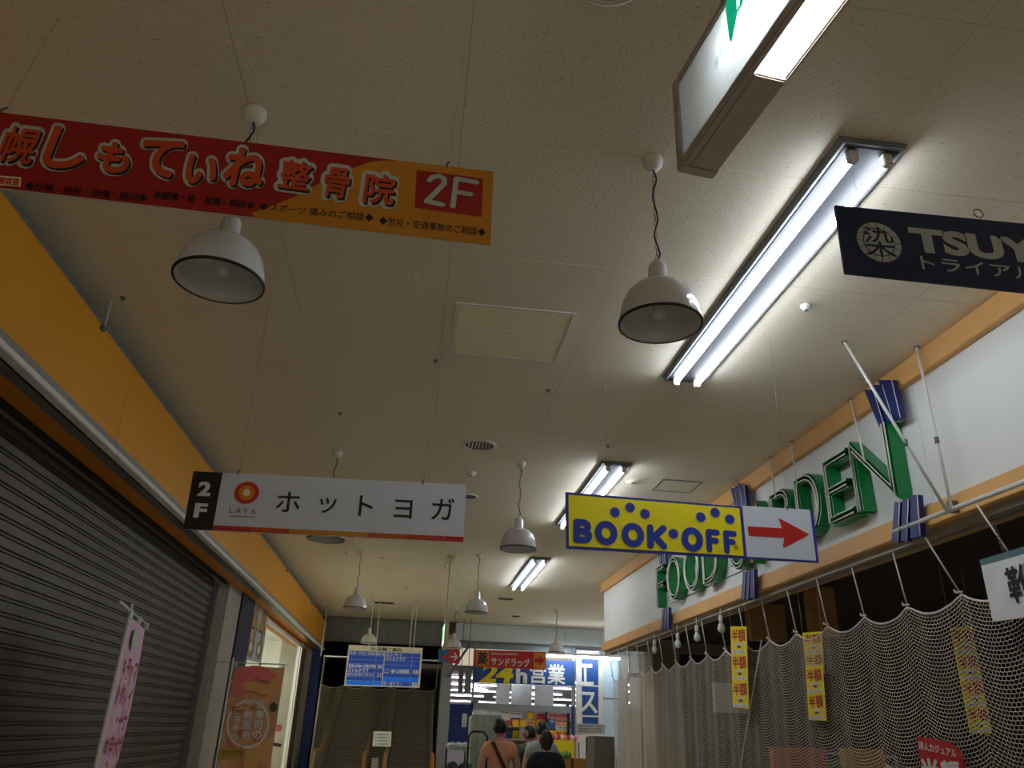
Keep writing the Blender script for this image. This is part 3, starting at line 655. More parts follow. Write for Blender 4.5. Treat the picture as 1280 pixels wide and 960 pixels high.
sale_banner('y', 5.3, [(1188,785),(1215,782),(1240,917),(1213,917)], 4, 'yellow half price banner seen through the net, nearest of three', top=2.8)
t = thing('sale_card', at(1170, 940, 'y', 4.85), 'red rounded card with white lettering at the foot of the net', 'card')
cps = [(1145,921),(1160,922),(1176,925),(1190,930),(1199,937),(1203,946),(1205,956),(1206,985),(1156,985)]
c_ = board(t, 'x', 3.08, cps, m_red, 0.006)
Print('x', 3.08, 0.003).text('婦人カジュアル', (1149,931), (1196,942), 10, 0.03).text('半', (1152,963), (1176,965), 28, 0.06).text('額', (1178,965), (1201,967), 28, 0.05).build('lettering', m_print_white, t)
# ================================================================== CEILING THINGS
# pendant lamps
def make_pendant():
    t = thing('pendant_lamp', (0,0,H), 'x', 'lamp', 'white dome pendant lamps')
    ORG[t] = Vector((0,0,0)); z = -0.815    # rim height relative to the ceiling
    MB().lathe([(0,0),(.046,0),(.046,-.012),(.043,-.03),(.032,-.046),(.014,-.054),(0,-.055)], (0,0,0), 24).build('canopy', m_white, t)
    pts = [Vector((0.012*math.sin(k*0.9), 0.010*math.cos(k*0.7)-0.01, -0.05-0.475*k/16)) for k in range(17)]; pts[0].x = pts[-1].x = 0
    MB().tube(pts, 0.0038, 6).build('cord', m_cable, t)
    ch = MB(); n = 16
    for k in range(n):
        zc = -0.06-0.46*(k+0.5)/n; u = Vector((1,0,0)) if k % 2 else Vector((0,1,0))
        ch.tube([Vector((0,0,zc)) + u*0.006*math.cos(i*math.pi/3) + Vector((0,0,1))*0.018*math.sin(i*math.pi/3) for i in range(6)], 0.0014, 4, closed=True)
    ch.build('chain', m_grey, t)
    prof = [(0,.30),(.012,.30),(.022,.285),(.033,.275),(.037,.262),(.040,.19),(.046,.184),(.06,.182),(.095,.168),(.125,.138),(.146,.095),(.157,.045),(.163,.004),(.163,0),(.158,0),(.152,.045),(.141,.093),(.12,.134),(.092,.16),(.05,.172),(0,.174)]
    MB().lathe([(r, zz+z) for r, zz in prof], (0,0,0), 48).build('shade', m_enamel, t)
    MB().lathe([(.157,-.002+z),(.1655,-.003+z),(.1665,.006+z),(.163,.008+z)], (0,0,0), 48).build('rim', m_rim, t, label='dark rim')
    MB().lathe([(.02,.17+z),(.022,.13+z),(.018,.11+z)], (0,0,0), 16).lathe([(.016,.115+z),(.03,.085+z),(.033,.06+z),(.025,.035+z),(0,.025+z)], (0,0,0), 18).build('bulb', m_white, t)
    return t
pend = make_pendant()
PL = [(-.823,2.613,'white dome pendant lamp hanging behind the red and gold clinic sign'), (.867,2.632,'large white dome pendant lamp nearest the long ceiling tubes'),
      (-.833,7.014,'white pendant lamp mostly hidden behind the white 2F sign'), (.869,6.93,'white pendant lamp between the white sign and the yellow sign'),
      (-.839,11.457,'white pendant lamp second from the back on the left row'), (.85,11.24,'white pendant lamp right of the twin pole exit sign'),
      (-.872,16.55,'small white pendant lamp just in front of the blue directory board'), (.834,16.7,'small white pendant lamp behind the exit sign, above the red arrow'),
      (2.92,16.5,'small pendant lamp in shade before the pale blue header')]
for k, (x, y, lab) in enumerate(PL):
    if k == 0: pend.location = (x, y, H); pend['label'] = lab
    else: copy_tree(pend, (x, y, H), lab)
# twin tube fixtures
m_fixt = mat('fixture_grey', (120,126,132), .5)
m_tube_shade = mat('tube_gap_shade', (24,26,30), .6)  # shade between the lit tubes put into the colour, so the gap stays dim
def fixture(y0, y1, lab, x=1.735):
    t = thing('ceiling_light', (x, (y0+y1)/2, H), lab, 'light', 'twin tube ceiling lights')
    vs = []
    for y in (y0-0.04, y1+0.04): vs += [(x-.15,y,H-.001),(x-.135,y,H-.03),(x+.135,y,H-.03),(x+.15,y,H-.001)]
    MB().add(vs, [(0,1,2,3)[::-1],(4,5,6,7),(0,4,5,1),(1,5,6,2),(2,6,7,3),(3,7,4,0)]).build('housing', m_fixt, t)
    MB().bb(x-.118, x+.118, y0-.02, y1+.02, H-.034, H-.029).build('reflector', m_tube_shade, t, label='strip coloured dark as shade between the tubes')
    for s in (-.075, .075):
        MB().tube([(x+s, y0+.03, H-.062), (x+s, y1-.03, H-.062)], 0.0155, 10).build('tube', m_tube, t)
        for y in (y0+.012, y1-.012): MB().bb(x+s-.02, x+s+.02, y-.018, y+.018, H-.085, H-.028).build('socket', m_white, t, 0.004)
fixture(2.4, 4.77, 'long twin tube ceiling light nearest, above the dark blue sign')
fixture(6.74, 9.1, 'twin tube ceiling light in the middle, partly hidden by the yellow sign')
fixture(11.2, 13.7, 'twin tube ceiling light farthest along the row')
for k, x in enumerate((5.6, 7.4)): fixture(14.4, 16.8, 'added unseen twin tube light in the side hall past the tan beam, the %s one' % ('nearer', 'farther')[k], x)  # unseen lights added to brighten the far wall, people and net
# hatches
m_hatch = mat('hatch_panel', (250,240,204), 0.6, var=0.02)
for x0, x1, y0, y1, lab in ((.09,.815,4.03,4.73,'cream square access hatch in the middle of the ceiling'), (2.29,2.71,7.12,7.51,'small square access hatch above the yellow arrow sign')):
    t = thing('access_hatch', ((x0+x1)/2, (y0+y1)/2, H), lab, 'hatch', 'ceiling access hatches')
    MB().bb(x0,x1,y0,y0+.02,H-.008,H-.0005).bb(x0,x1,y1-.02,y1,H-.008,H-.0005).bb(x0,x0+.02,y0+.02,y1-.02,H-.008,H-.0005).bb(x1-.02,x1,y0+.02,y1-.02,H-.008,H-.0005).build('frame', m_steel if x0 > 1 else m_white, t)
    MB().bb(x0+.025,x1-.025,y0+.025,y1-.025,H-.006,H-.0005).build('door', m_hatch if x0 < 1 else m_ceil, t)
    if x0 < 1: MB().lathe([(0,-.004),(.006,-.004),(.006,0),(0,0)], ((x0+x1)/2,(y0+y1)/2-.03,H-.006), 10).build('latch', m_grey, t)
# downlights, detectors, vents
def downlight(x, y, r, lab, slats=0):
    t = thing('downlight', (x, y, H), lab, 'light', 'round recessed downlights')
    MB().lathe([(r*.84,-.004),(r*.86,-.014),(r,-.01),(r*1.02,-.0005)], (x,y,H), 40).build('trim_ring', m_white, t)
    MB().lathe([(r*.85,-.006),(r*.83,-.003),(0,-.001)], (x,y,H), 40, False).build('reflector', mat('reflector_dark', (60,56,50), 0.25, 0.6), t)
    for k in range(slats):
        xx = x-r*.7+1.4*r*(k+.5)/slats; h = math.sqrt(max(0.01, (r*.8)**2-(xx-x)**2)); MB().bb(xx-.003, xx+.003, y-h, y+h, H-.012, H-.003).build('blade', mat('bright_blade', (240,240,230), 0.15, 0.9), t)
downlight(.441, 6.52, .15, 'round bladed downlight in the ceiling centre', 7)
downlight(.471, 1.75, .135, 'round downlight at the top edge of the view')
downlight(.47, 8.2, .10, 'small dark downlight beside the right end of the white sign')
def disc_dev(x, y, r, lab, m, cat='detector', h=.03):
    t = thing('ceiling_disc', (x, y, H), lab, cat, 'small round ceiling fittings'); MB().lathe([(0,-h),(r*.6,-h),(r*.75,-h*.5),(r,-h*.35),(r,-.0005)], (x,y,H), 24).build('body', m, t)
    MB().lathe([(0,-h-.006),(r*.3,-h-.006),(r*.35,-h)], (x,y,H), 14).build('sensor', m_grey, t)
disc_dev(.433, 7.36, .05, 'small round detector behind the bladed downlight', m_white)
disc_dev(2.046, 7.276, .075, 'flat cream ceiling disc left of the small square hatch', m_hatch, h=.012)
disc_dev(2.09, 3.7, .03, 'tiny detector right of the nearest ceiling tubes', m_white)
disc_dev(-1.05, 11.6, .05, 'small round detector beside the left row pendant lamp', m_white)
disc_dev(.41, 12.2, .06, 'small round detector beside the exit sign pole', m_white)
for k, (x, y) in enumerate(((.0,4.86), (.84,5.2), (-.73,6.0), (-1.9,4.35), (1.55,6.3), (-.55,11.9), (-.2,14.5))):
    tag(MB().lathe([(0,-.02),(.008,-.02),(.012,-.006),(.02,-.0005)], (x,y,H), 10).build('sprinkler', m_grey, None), 'tiny dark ceiling nozzle, %s' % ('left of the cream hatch','right of the cream hatch','above the left pendant cord','by the orange fascia top','near the middle ceiling tubes','behind the white sign','far down the ceiling')[k], 'nozzle', 'ceiling nozzles')
for x, y, wx, lab in ((-.65, 16.6, .38, 'dark slotted vent above the directory board'), (1.70, 15.2, .26, 'slotted vent beyond the farthest ceiling tubes'), (2.2,17.6,.14,'small slotted vent near the far pendant lamp')):
    t = thing('ceiling_vent', (x, y, H), lab, 'vent'); MB().bb(x-wx/2-.02, x+wx/2+.02, y-.1, y+.1, H-.008, H-.0005).build('frame', m_beigewall, t)
    for k in range(4): MB().bb(x-wx/2, x+wx/2, y-.08+k*.045, y-.055+k*.045, H-.014, H-.008).build('slat', m_black, t)
# hangers of the left fascia
for y, lab in ((4.41,'near the shutter top'), (7.9,'above the left end of the white sign'), (12.4,'beyond the white sign'), (15.9,'near the far end of the fascia')):
    t = thing('hanging_rod', (-1.985, y, H), 'thin rod above the orange fascia, %s' % lab, 'rod', 'rods above the orange fascia')
    MB().tube([(-1.985, y, H), (-1.985, y, 3.72)], 0.006, 8).build('shaft', m_white, t)
    MB().bb(-2.0, -1.98, y-.02, y+.02, 3.70, 3.73).build('clip', m_grey, t)
# ================================================================== HANGING SIGNS
def hooks(t, pts, ax_y, m=m_grey, top=H, sw=0.02):
    for (px, py) in pts:
        p = at(px, py, 'y', ax_y); MB().tube([(p.x, p.y+.007, p.z-.02), (p.x-.008, p.y-.004, p.z), (p.x, p.y+.007, p.z+.022)], 0.003, 6).build('hook', m_cable, t)
        MB().tube([(p.x, p.y+.007, p.z+.02), (p.x+sw, p.y+.007, top)], 0.0006, 5).build('wire', m, t)
# 1 red and gold clinic sign
Y1 = 2.2
t = thing('hanging_sign', (-.8, Y1, 3.25), 'wide red and gold hanging sign with outlined Japanese lettering and 2F', 'sign')
m_dkred = mat('sign_red', (160,16,16), 0.4, var=0.03); m_gold = mat('sign_gold', (200,134,30), 0.4, var=0.05); m_fill = mat('letter_orange', (204,72,30), 0.5, var=0.1); m_out = mat('letter_outline', (180,198,192), 0.5)
board(t, 'y', Y1+.0015, [(-110,127),(617,215),(613,306),(-110,222)], m_white, 0.012)
Print('y', Y1, 0).quad((-110,127),(617,215),(613,306),(-110,222)).build('red_field', m_dkred, t, label='red printed face')
g = Print('y', Y1)
g.quad((617,215),(560,208),(523,204),(500,201),(482,201),(462,203),(440,211),(415,222),(395,232),(375,243),(355,252),(335,260),(315,266.5),(319,273),(613,307.5)).build('gold_field', m_gold, t, label='gold right end of the sign')
chars = [('札',(-62,165),(-12,170),52), ('幌',(0,179),(50,185),50), ('し',(57,183),(112,189),56), ('も',(120,195),(166,200),40), ('て',(172,195),(228,201),50), ('い',(230,211),(274,216),38), ('ね',(280,207),(334,213),52), ('整',(347,217),(392,222),40), ('骨',(402,227),(440,231),42), ('院',(452,235),(497,239),42)]
ol, shd, fl = Print('y', Y1), Print('y', Y1), Print('y', Y1)
for c, a, b, h in chars:
    A_, B_ = (a[0]+4,a[1]), (b[0]-4,b[1]); kj = c in '札幌整骨院'
    ol.fat(c, A_, B_, h*.86, 5.6, 0, .0005); ol.fat(c, A_, B_, h*.86, 3.6, 0, .0012, n=10); shd.fat(c, A_, B_, h*.86, 2.2 if not kj else 1.2, 0, .0018, dx=2, dy=2.4, n=10); fl.fat(c, A_, B_, h*.86, 1.9 if not kj else .8, 0, .0024, n=10)
ol.build('letter_outline', m_out, t, label='pale outline of the letters'); shd.build('letter_shadow', m_print_black, t, label='dark drop edge of the letters'); fl.build('lettering', m_fill, t, label='orange red letters')
r_ = Print('y', Y1).quad((521,213),(604,224),(602,272),(518,260), lift=.001); r_.build('red_box', m_dkred, t)
Print('y', Y1).strokes([[(0,.78),(.05,.9),(.18,.98),(.3,.9),(.32,.75),(.25,.58),(0,.04),(.34,.0)], [(.56,0),(.56,.96),(1,.93)], [(.56,.5),(.9,.48)]], (533,254), (592,262), 36, .075, lift=.002).build('numeral', m_out, t, label='pale 2F')
sm = Print('y', Y1); sm.text('◆打撲・捻挫・挫傷・脱臼◆', (32,232), (184,248), 9.5, 0.02).text('◆腰痛・肩・首痛・膝痛◆', (192,243), (318,257), 10, 0.02).text('◆スポーツ 痛みのご相談◆', (325,258), (467,273), 10, 0.02).text('◆労災・交通事故のご相談◆', (474,276), (607,291), 10.5, 0.02)
sm.build('small_lettering', m_print_black, t)
Print('y', Y1).quad((-30,218),(27,222),(26,234),(-30,230)).build('plate', m_hatch, t); Print('y', Y1, .004).text('各種保険取扱', (-28,224), (25,228.5), 9, 0.03).build('plate_lettering', m_red, t)
hooks(t, [(561,207)], Y1); hooks(t, [(5,139)], Y1, sw=.06)
# 2 white sign with black katakana
Y2 = 4.1
t = thing('hanging_sign', (-.5, Y2, 2.65), 'long white hanging sign with black katakana, round red logo and black 2F end', 'sign')
m_sw = mat('sign_white', (214,222,234), 0.4, var=0.02)
board(t, 'y', Y2, [(242,589),(583,606),(579,677.5),(229,661.5)], m_sw, 0.012)
Print('y', Y2).quad((242,589),(278.5,591),(265.5,662.8),(229,661.5)).build('black_end', m_black, t)
Print('y', Y2, .004).text('2', (248,611), (264,611.5), 18, 0.045, slant=.0).text('F', (243,638), (259,638.7), 18, 0.045).build('numeral', m_print_white, t)
def stripe(a, b, rgb): 
    f = lambda u: ((265.5+(579-265.5)*u), 662.8+(677.5-662.8)*u); p, q = f(a), f(b)
    Print('y', Y2).quad((p[0]+1.1,p[1]-6.2),(q[0]+.6,q[1]-6.2),q,p).build('colour_band', colmat(rgb), t)
for k, c in enumerate(((186,44,18),(196,84,16),(204,134,14),(206,146,18),(196,92,20),(190,62,24))): stripe(k/6.5, (k+1)/6.5, c)
stripe(6/6.5, 1, (186,26,22))
Print('y', Y2).disc((308.5,616), .063, ry=.060).build('logo_ring', colmat((206,54,20)), t); Print('y', Y2, .003).disc((308.5,616), .040).build('logo_middle', colmat((236,136,30)), t); Print('y', Y2, .004).disc((308.5,616), .019).build('logo_core', colmat((250,232,190)), t)
Print('y', Y2).text('L A V A', (287.5,637.5), (320,639.5), 7.2, 0.005).quad((287,644.2),(320,646.2),(320,647.2),(287,645.2)).build('logo_lettering', m_grey, t)
k2 = Print('y', Y2)
for c, a, b, h in (('ホ',(346,627),(375,628),24.5), ('ッ',(399,631.5),(420,633),19), ('ト',(449,632),(466,632.8),25), ('ヨ',(493,636),(515,637),23), ('ガ',(540,635.5),(567.5,637),27)): k2.text(c, a, b, h, 0.012)
k2.build('lettering', m_print_black, t)
hooks(t, [(299,591)], Y2, sw=-.01); hooks(t, [(530,603.5)], Y2, sw=.015)
# 3 yellow sign
t = thing('hanging_sign', (1.5, Y2, 2.65), 'yellow and white hanging sign with round blue letters and a red arrow', 'sign')
m_bb = mat('sign_blue', (40,54,150), 0.4, var=0.03); m_by = mat('sign_yellow', (255,238,2), 0.4, var=0.02); m_lb = mat('letter_blue', (34,62,166), 0.4, var=0.02)
Q = [(707,615),(1017,641),(1023.5,703.5),(708,685.5)]
board(t, 'y', Y2, Q, m_bb, 0.012)
Print('y', Y2).quad((710.5,618.5),(924,635.5),(929.5,695),(711,682.3)).build('yellow_field', m_by, t)
Print('y', Y2).quad((927.5,632.3),(1012,637.3),(1020,701),(933.5,696)).build('white_field', m_sw, t)
O_ = lambda cx, w: [(cx+w*math.cos(k*math.pi/12), .5+.5*math.sin(k*math.pi/12)) for k in range(25)]
kw = dict(lift=.002)
def bo(name, m, extra):
    p = Print('y', Y2)
    base = lambda px, k: (px, 674.5+(px-717)*(689.5-674.5)/(917-717)+k)
    def L(polys, x0, x1, h, r=.185): p.strokes(polys, base(x0, 0), base(x1, 0), h, r*extra if extra > 1 else r, lift=.0032 if extra == 1 else .0006)
    L([[(0,0),(0,1),(.6,1),(.85,.9),(.9,.75),(.8,.55),(.6,.5),(0,.5)], [(.6,.5),(.95,.38),(1,.22),(.85,.04),(.6,0),(0,0)]], 720.5, 736, 22)
    L([O_(.5,.5)], 747.5, 767.5, 22); L([O_(.5,.5)], 781, 801, 22)
    L([[(0,0),(0,1)], [(1,1),(.2,.42)], [(.35,.5),(1,0)]], 813, 829.5, 22)
    p.disc((841.5,667.5), .026*(1.2 if extra > 1 else 1), lift=.0032 if extra == 1 else .0006)
    L([O_(.5,.5)], 856, 875, 22)
    L([[(0,0),(0,1),(1,1)], [(0,.52),(.85,.52)]], 886.5, 897, 22, .16); L([[(0,0),(0,1),(1,1)], [(0,.52),(.8,.52)]], 908.5, 918.5, 22, .16)
    for c in ((768.5,640.5),(787.3,634.6),(806,642.6),(875.6,646.6),(893.5,641),(912,649.3)): p.disc(c, .0265*(1.2 if extra > 1 else 1), lift=.0032 if extra == 1 else .0006)
    return p.build(name, m, t)
bo('letter_outline', colmat((214,206,120)), 1.18); bo('lettering', m_lb, 1)
Print('y', Y2, .004).disc((920.5,684.5), .013, r0=.85).build('ring_mark', colmat((150,110,40)), t); Print('y', Y2, .004).text('R', (918.8,684.4), (922.2,684.6), 3.6, .02).build('ring_letter', colmat((150,110,40)), t)
Print('y', Y2, .004).quad((934,658),(977,660.5),(973,649),(974.5,648.3),(1011.5,668.3),(980.5,684.5),(978,683.3),(980,672.5),(935.5,669.8)).build('arrow', m_red, t, label='red arrow pointing right')
hooks(t, [(758,617.5)], Y2, sw=.01); hooks(t, [(985,636.5)], Y2, sw=.01)
# 4 dark blue sign at the right
Y4 = 2.3
t = thing('hanging_sign', (2.1, Y4, 3.35), 'dark navy hanging sign with round grey crest at the right edge', 'sign')
m_navy = mat('sign_navy', (22,44,84), 0.4, var=0.05); m_gl = mat('letter_grey', (186,194,192), 0.5)
board(t, 'y', Y4, [(1044,256.5),(1460,297),(1460,384),(1057,341)], m_navy, 0.012)
dp = Print('y', Y4); dp.text('TSUYAMA', (1137,299), (1430,329), 29, 0.05)
dp.build('lettering', m_gl, t)
Print('y', Y4).text('トライアル手稲店', (1151,328), (1385,353), 17, 0.015).build('small_lettering', m_gl, t)
Print('y', Y4).disc((1098.5,303), .089, r0=.72).disc((1098.5,303), .060).build('crest', m_gl, t, label='round grey crest')
Print('y', Y4, .004).text('染', (1080,301.5), (1117,304.5), 36, .0).build('crest_glyph', m_navy, t)
cr = Print('y', Y4, .004); c0 = at(1098.5,303,'y',Y4)
for k in range(16):
    a = k*math.pi/8; d1 = Vector((math.cos(a),0,math.sin(a))); n1 = Vector((-math.sin(a),0,math.cos(a)))*.0012; p = c0+Vector((0,-.004,0))
    cr.mb.add([p+d1*.066-n1, p+d1*.09-n1, p+d1*.09+n1, p+d1*.066+n1], [(0,1,2,3)])
cr.build('crest_ticks', m_navy, t)
hooks(t, [(1078,264)], Y4, sw=-.02); 
p = at(1224,272,'y',Y4); MB().tube([p+Vector((.02*math.cos(a),0,.02+.02*math.sin(a))) for a in [k*math.pi/6 for k in range(12)]], .003, 6, closed=True).build('ring_hook', m_grey, t)
# 5 lit box sign at the top
t = thing('light_box_sign', (.66, 1.0, 3.1), 'grey framed lit box sign with green print hanging at the top of the view', 'sign')
ang = math.radians(7.2); d = Vector((-math.sin(ang), math.cos(ang), 0)); nrm = Vector((math.cos(ang), math.sin(ang), 0))
E0 = at(846,216,'y',1.6); E0 = Vector((E0.x, 1.6, E0.z)); Hh = at(834,106,'y',1.6).z - E0.z; TH = .105; LEN = 1.35
def bx(a, b, z0, z1, o0, o1):      # a,b along the box from the far end, o across
    return [E0 - d*s + nrm*o + Vector((0,0,z)) for s in (a, b) for o in (o0, o1) for z in (z0, z1)]
FB = [(0,1,3,2),(4,6,7,5),(0,4,5,1),(2,3,7,6),(0,2,6,4),(1,5,7,3)]
m_box = mat('box_frame', (190,184,176), 0.4, 0.0, var=0.03)
fr = MB()
for a, b, z0, z1, o0, o1 in ((0,.035,0,Hh,0,TH), (LEN-.035,LEN,0,Hh,0,TH), (.035,LEN-.035,Hh-.03,Hh,0,TH), (.035,LEN-.035,0,.028,0,.02), (.035,.36,0,.02,.02,TH-.004), (.36,LEN-.035,0,.028,TH-.012,TH), (.035,LEN-.035,.02,Hh-.03,TH-.008,TH)):
    fr.add(bx(a,b,z0,z1,o0,o1), FB)
fr.build('frame', m_box, t, bevel=.004)
m_face = translucent('translucent_face')
MB().add(bx(.035,LEN-.035,.028,Hh-.03,.004,.010), FB).build('face', m_face, t)
MB().add(bx(.36,LEN-.04,.004,.010,.022,TH-.014), FB).build('lower_diffuser', emis('lit_diffuser', (255,252,240), BOX_POWER), t, label='bright lamp strip under the box')
MB().tube([E0-d*.26+nrm*.05+Vector((0,0,Hh*.55)), E0-d*(LEN-.1)+nrm*.05+Vector((0,0,Hh*.55))], .016, 10).build('tube', emis('lit_box_tube', (244,248,250), 11.0), t)
def onface(px, py):      # point of the box's left face seen at a pixel
    q = E0+nrm*.0; r = ray(px, py); return EY + r*((q-EY).dot(nrm)/r.dot(nrm)) - nrm*.001 + nrm*.004 - nrm*.002
gm = MB(); g1 = [onface(*c) for c in ((905,-8),(915,-14),(920,0),(921,18),(914,53),(911,50),(908,25))]; gm.add(g1, [tuple(range(len(g1)))])
g2 = [onface(*c) for c in ((925,-12),(929,-12),(928,4),(920,18),(916,26),(915,22),(924,6))]; gm.add(g2, [tuple(range(len(g2)))])
gm.build('logo', mat('backlit_green', (0,170,130), .5, emit=(0,150,110), power=.25), t, label='green swoosh print')
vs, fs = glyphs('整骨院', 0.0); a, b = onface(893,82), onface(910,50); e1 = (b-a).normalized(); e2 = Vector((0,0,1)); W = (b-a).length
MB().add([ (a+b)/2 + e1*(v[0]*W) + e2*(v[1]*.028) for v in vs], fs).build('lettering', colmat((80,190,170)), t)
MB().add([E0-d*s+nrm*o+Vector((0,0,z)) for s in (.24,.30) for o in (.03,.07) for z in (Hh, H-E0.z)], FB).build('mount', m_grey, t)
MB().add([E0-d*s+nrm*o+Vector((0,0,z)) for s in (1.05,1.11) for o in (.03,.07) for z in (Hh, H-E0.z)], FB).build('mount', m_grey, t)
# ---- far signs
Y6 = 15.9
t = thing('hanging_sign', (1.9, Y6, 2.9), 'red hanging sign with white katakana and orange kanji box before the blue 24h panel', 'sign')
board(t, 'y', Y6, [(593,812),(682.5,815),(682.5,837),(593,833.5)], m_red, .02)
Print('y', Y6, .005).quad((595,813.5),(611,814),(611,832.5),(595,832)).quad((667,815.5),(682,816),(682,836),(667,835.5)).build('orange_field', colmat((226,140,30)), t)
Print('y', Y6, .01).text('薬', (596.5,823), (609.5,823.5), 16, .03).build('kanji', m_print_black, t)
Print('y', Y6, .008).text('サンドラッグ', (614,826.5), (662,828.8), 10, .03).text('DRUG & COSMETIC', (614,817), (647,818), 2.6, .02).build('lettering', m_print_white, t)
Print('y', Y6, .01).quad((668.5,823),(674,823.2),(674,819.5),(680.5,825.8),(674,832),(674,828.5),(668.5,828.3)).build('arrow', m_red, t)
hooks(t, [(643,814)], Y6, sw=0)
t = thing('arrow_sign', (.7, Y6, 2.9), 'small red and blue sign with a white arrow beside the diagonal rail', 'sign')
board(t, 'y', Y6, [(548,811),(575,812),(574.5,829.5),(548,828)], m_red, .02)
Print('y', Y6, .005).quad((548,811.5),(560.5,812),(560.5,828),(548,827.5)).build('blue_field', colmat((20,110,150)), t)
Print('y', Y6, .008).strokes([[(0,.5),(1,.5)], [(.55,1),(1,.5),(.55,0)]], (563.5,825.3), (571,825.8), 9, .1).build('arrow', m_print_white, t)
hooks(t, [(566,812)], Y6, sw=0)
Print('y', Y6, .008).disc((556,822), .05).build('dot', m_red, t)
# exit sign hung edge-on by twin poles
ce = at(563, 697, 'z', H)
t = thing('exit_sign', (ce.x, ce.y, H), 'slim exit light seen edge on, hung from twin cream poles', 'sign')
m_cream = mat('cream_pole', (216,204,160), 0.4)
x6 = ce.x
MB().bb(x6-.05, x6+.06, ce.y-.2, ce.y+.2, H-.05, H-.001).build('mount', m_cream, t, .006)
for yy in (-.16, .16): MB().tube([(x6, ce.y+yy*.9, H-.04), (x6, ce.y+yy, 2.96)], .009, 8).build('pole', m_cream, t)
MB().bb(x6-.025, x6+.035, ce.y-.28, ce.y+.28, 2.63, 2.96).build('case', m_cream, t, .008)
MB().bb(x6-.031, x6-.025, ce.y-.25, ce.y+.25, 2.67, 2.93).build('face', mat('exit_face', (220,240,226), 0.4, emit=(200,240,215), power=.35), t)
MB().bb(x6-.033, x6-.031, ce.y-.06, ce.y+.08, 2.73, 2.87).build('figure_panel', mat('exit_green', (10,140,90), 0.4, emit=(10,150,100), power=.3), t)
# directory board
Y7 = 16.0
t = thing('directory_board', (-.5, Y7, 2.6), 'lit blue store directory board with a cream header before the escalator net', 'sign')
m_dirb = mat('directory_blue', (44,84,176), 0.35, var=0.04, emit=(36,80,190), power=.04); m_dfr = mat('directory_frame', (216,208,184), 0.4, emit=(216,200,160), power=.03)
D = [(436,806),(528.5,810),(524.5,859.5),(430,857)]
board(t, 'y', Y7, D, m_dfr, .08, 'case')
dq = lambda u, v: ((D[0][0]*(1-u)+D[1][0]*u)*(1-v)+(D[3][0]*(1-u)+D[2][0]*u)*v, (D[0][1]*(1-u)+D[1][1]*u)*(1-v)+(D[3][1]*(1-u)+D[2][1]*u)*v)
for a, b in ((.02,.49),(.505,.975)):
    for k in range(8):
        v0, v1 = .145+k*.104, .145+(k+1)*.104-.006; sp = a+(b-a)*.77
        hot = (k == 7 and a < .1) or (k == 6 and a > .1)
        for u0, u1 in ((a, sp-.003), (sp, b)):
            Print('y', Y7, .004).quad(dq(u0,v0), dq(u1,v0), dq(u1,v1), dq(u0,v1)).build('panel', mat('directory_bright', (20,110,210), .35, emit=(10,100,220), power=.08) if hot else m_dirb, t)
dl = Print('y', Y7, .008)
rows = [(.02,.49,0,'スポーツジムで体を整える'),(.02,.40,3,'SOLUNA CENTER'),(.02,.30,4,'バトルクラブ'),(.02,.38,5,'セブンスタイルアンドオフィス'),(.505,.73,0,'カンサイ'),(.505,.78,1,'バトルクラブ'),(.505,.84,4,'ここ一緒へ心体整体院'),(.505,.76,7,'ザ・ダイソー'),(.41,.48,3,'案内'),(.88,.965,4,'本館'),(.88,.965,7,'直営'),(.41,.48,5,'２F')]
for a, b, k, s in rows:
    v = .145+(k+.48)*.104; dl.text(s, dq(a+.01, v), dq(b, v), 3.8 if k not in (4,7,1) else 4.8, .045)
dl.build('lettering', mat('bright_white_print', (252,252,252), .4), t); Print('y', Y7, .006).text('2F 店舗ご案内', dq(.3,.075), dq(.72,.075), 4.4, .03).build('header_lettering', m_print_black, t)
for (px, py) in ((461,808),(470,808),(512,809.5),(517,809.5)):
    p = at(px, py, 'y', Y7+.04); MB().tube([(p.x,p.y,p.z-.02),(p.x,p.y,H)], .009, 6).build('pole', m_white, t)
# ================================================================== LEFT NET, ESCALATORS
Yn = 17.4
nl = at(405,820,'y',Yn); nr_ = at(551,826,'y',Yn)
t = thing('escalator_net', ((nl.x+nr_.x)/2, Yn, 0), 'dark grey net hung across the escalator opening on a white bar', 'net')
MB().tube([nl, nr_], .014, 8).build('bar', m_white, t)
x0n, x1n = -1.78, .56; pk = [x0n+(x1n-x0n)*k/5 for k in range(6)]; ztn = 2.33
PL_ = lambda S, Z: np.stack([S, Yn+.03*np.sin(S*9), Z], 1)
_, hd2 = make_net(t, PL_, x0n, x1n, pk, ztn, .06, .1, .021, .032, .0044, m_netd, .6)
MB().tube(hd2[::2], .009, 5).build('head_rope', m_netd, t)
for i, x in enumerate(pk): MB().tube([(x, Yn, nl.z-.005), (x, Yn, ztn)], .007, 5).build('cord', m_netd, t)
MB().tube([(nl.x+.02, Yn, nl.z), (nl.x-.02, Yn+.1, 0.1)], .02, 6).build('side_hem', m_netd, t)
MB().tube([(x0n, Yn, ztn), (nl.x+.0, Yn+.05, 1.3), (nl.x-.02, Yn+.1, .5)], .012, 6).build('side_rope', m_netd, t)
for x in (-1.86, .64): MB().tube([(x, Yn, nl.z), (x, Yn, H)], .012, 6).build('pole', m_white, t)
t = thing('notice_sheet', at(477,923,'y',Yn-.06), 'white notice sheet pinned to the middle of the escalator net', 'notice')
board(t, 'y', Yn-.06, [(467,914),(489.5,914.5),(488.5,933.5),(465.5,932.5)], m_print_white, .006, 'sheet')
pr = Print('y', Yn-.06)
for k, y in enumerate((918,922,926,930)): pr.text('この昇降機は停止中', (469, y), (486.5, y+.3), 2.2, .01)
pr.build('lettering', m_print_black, t)
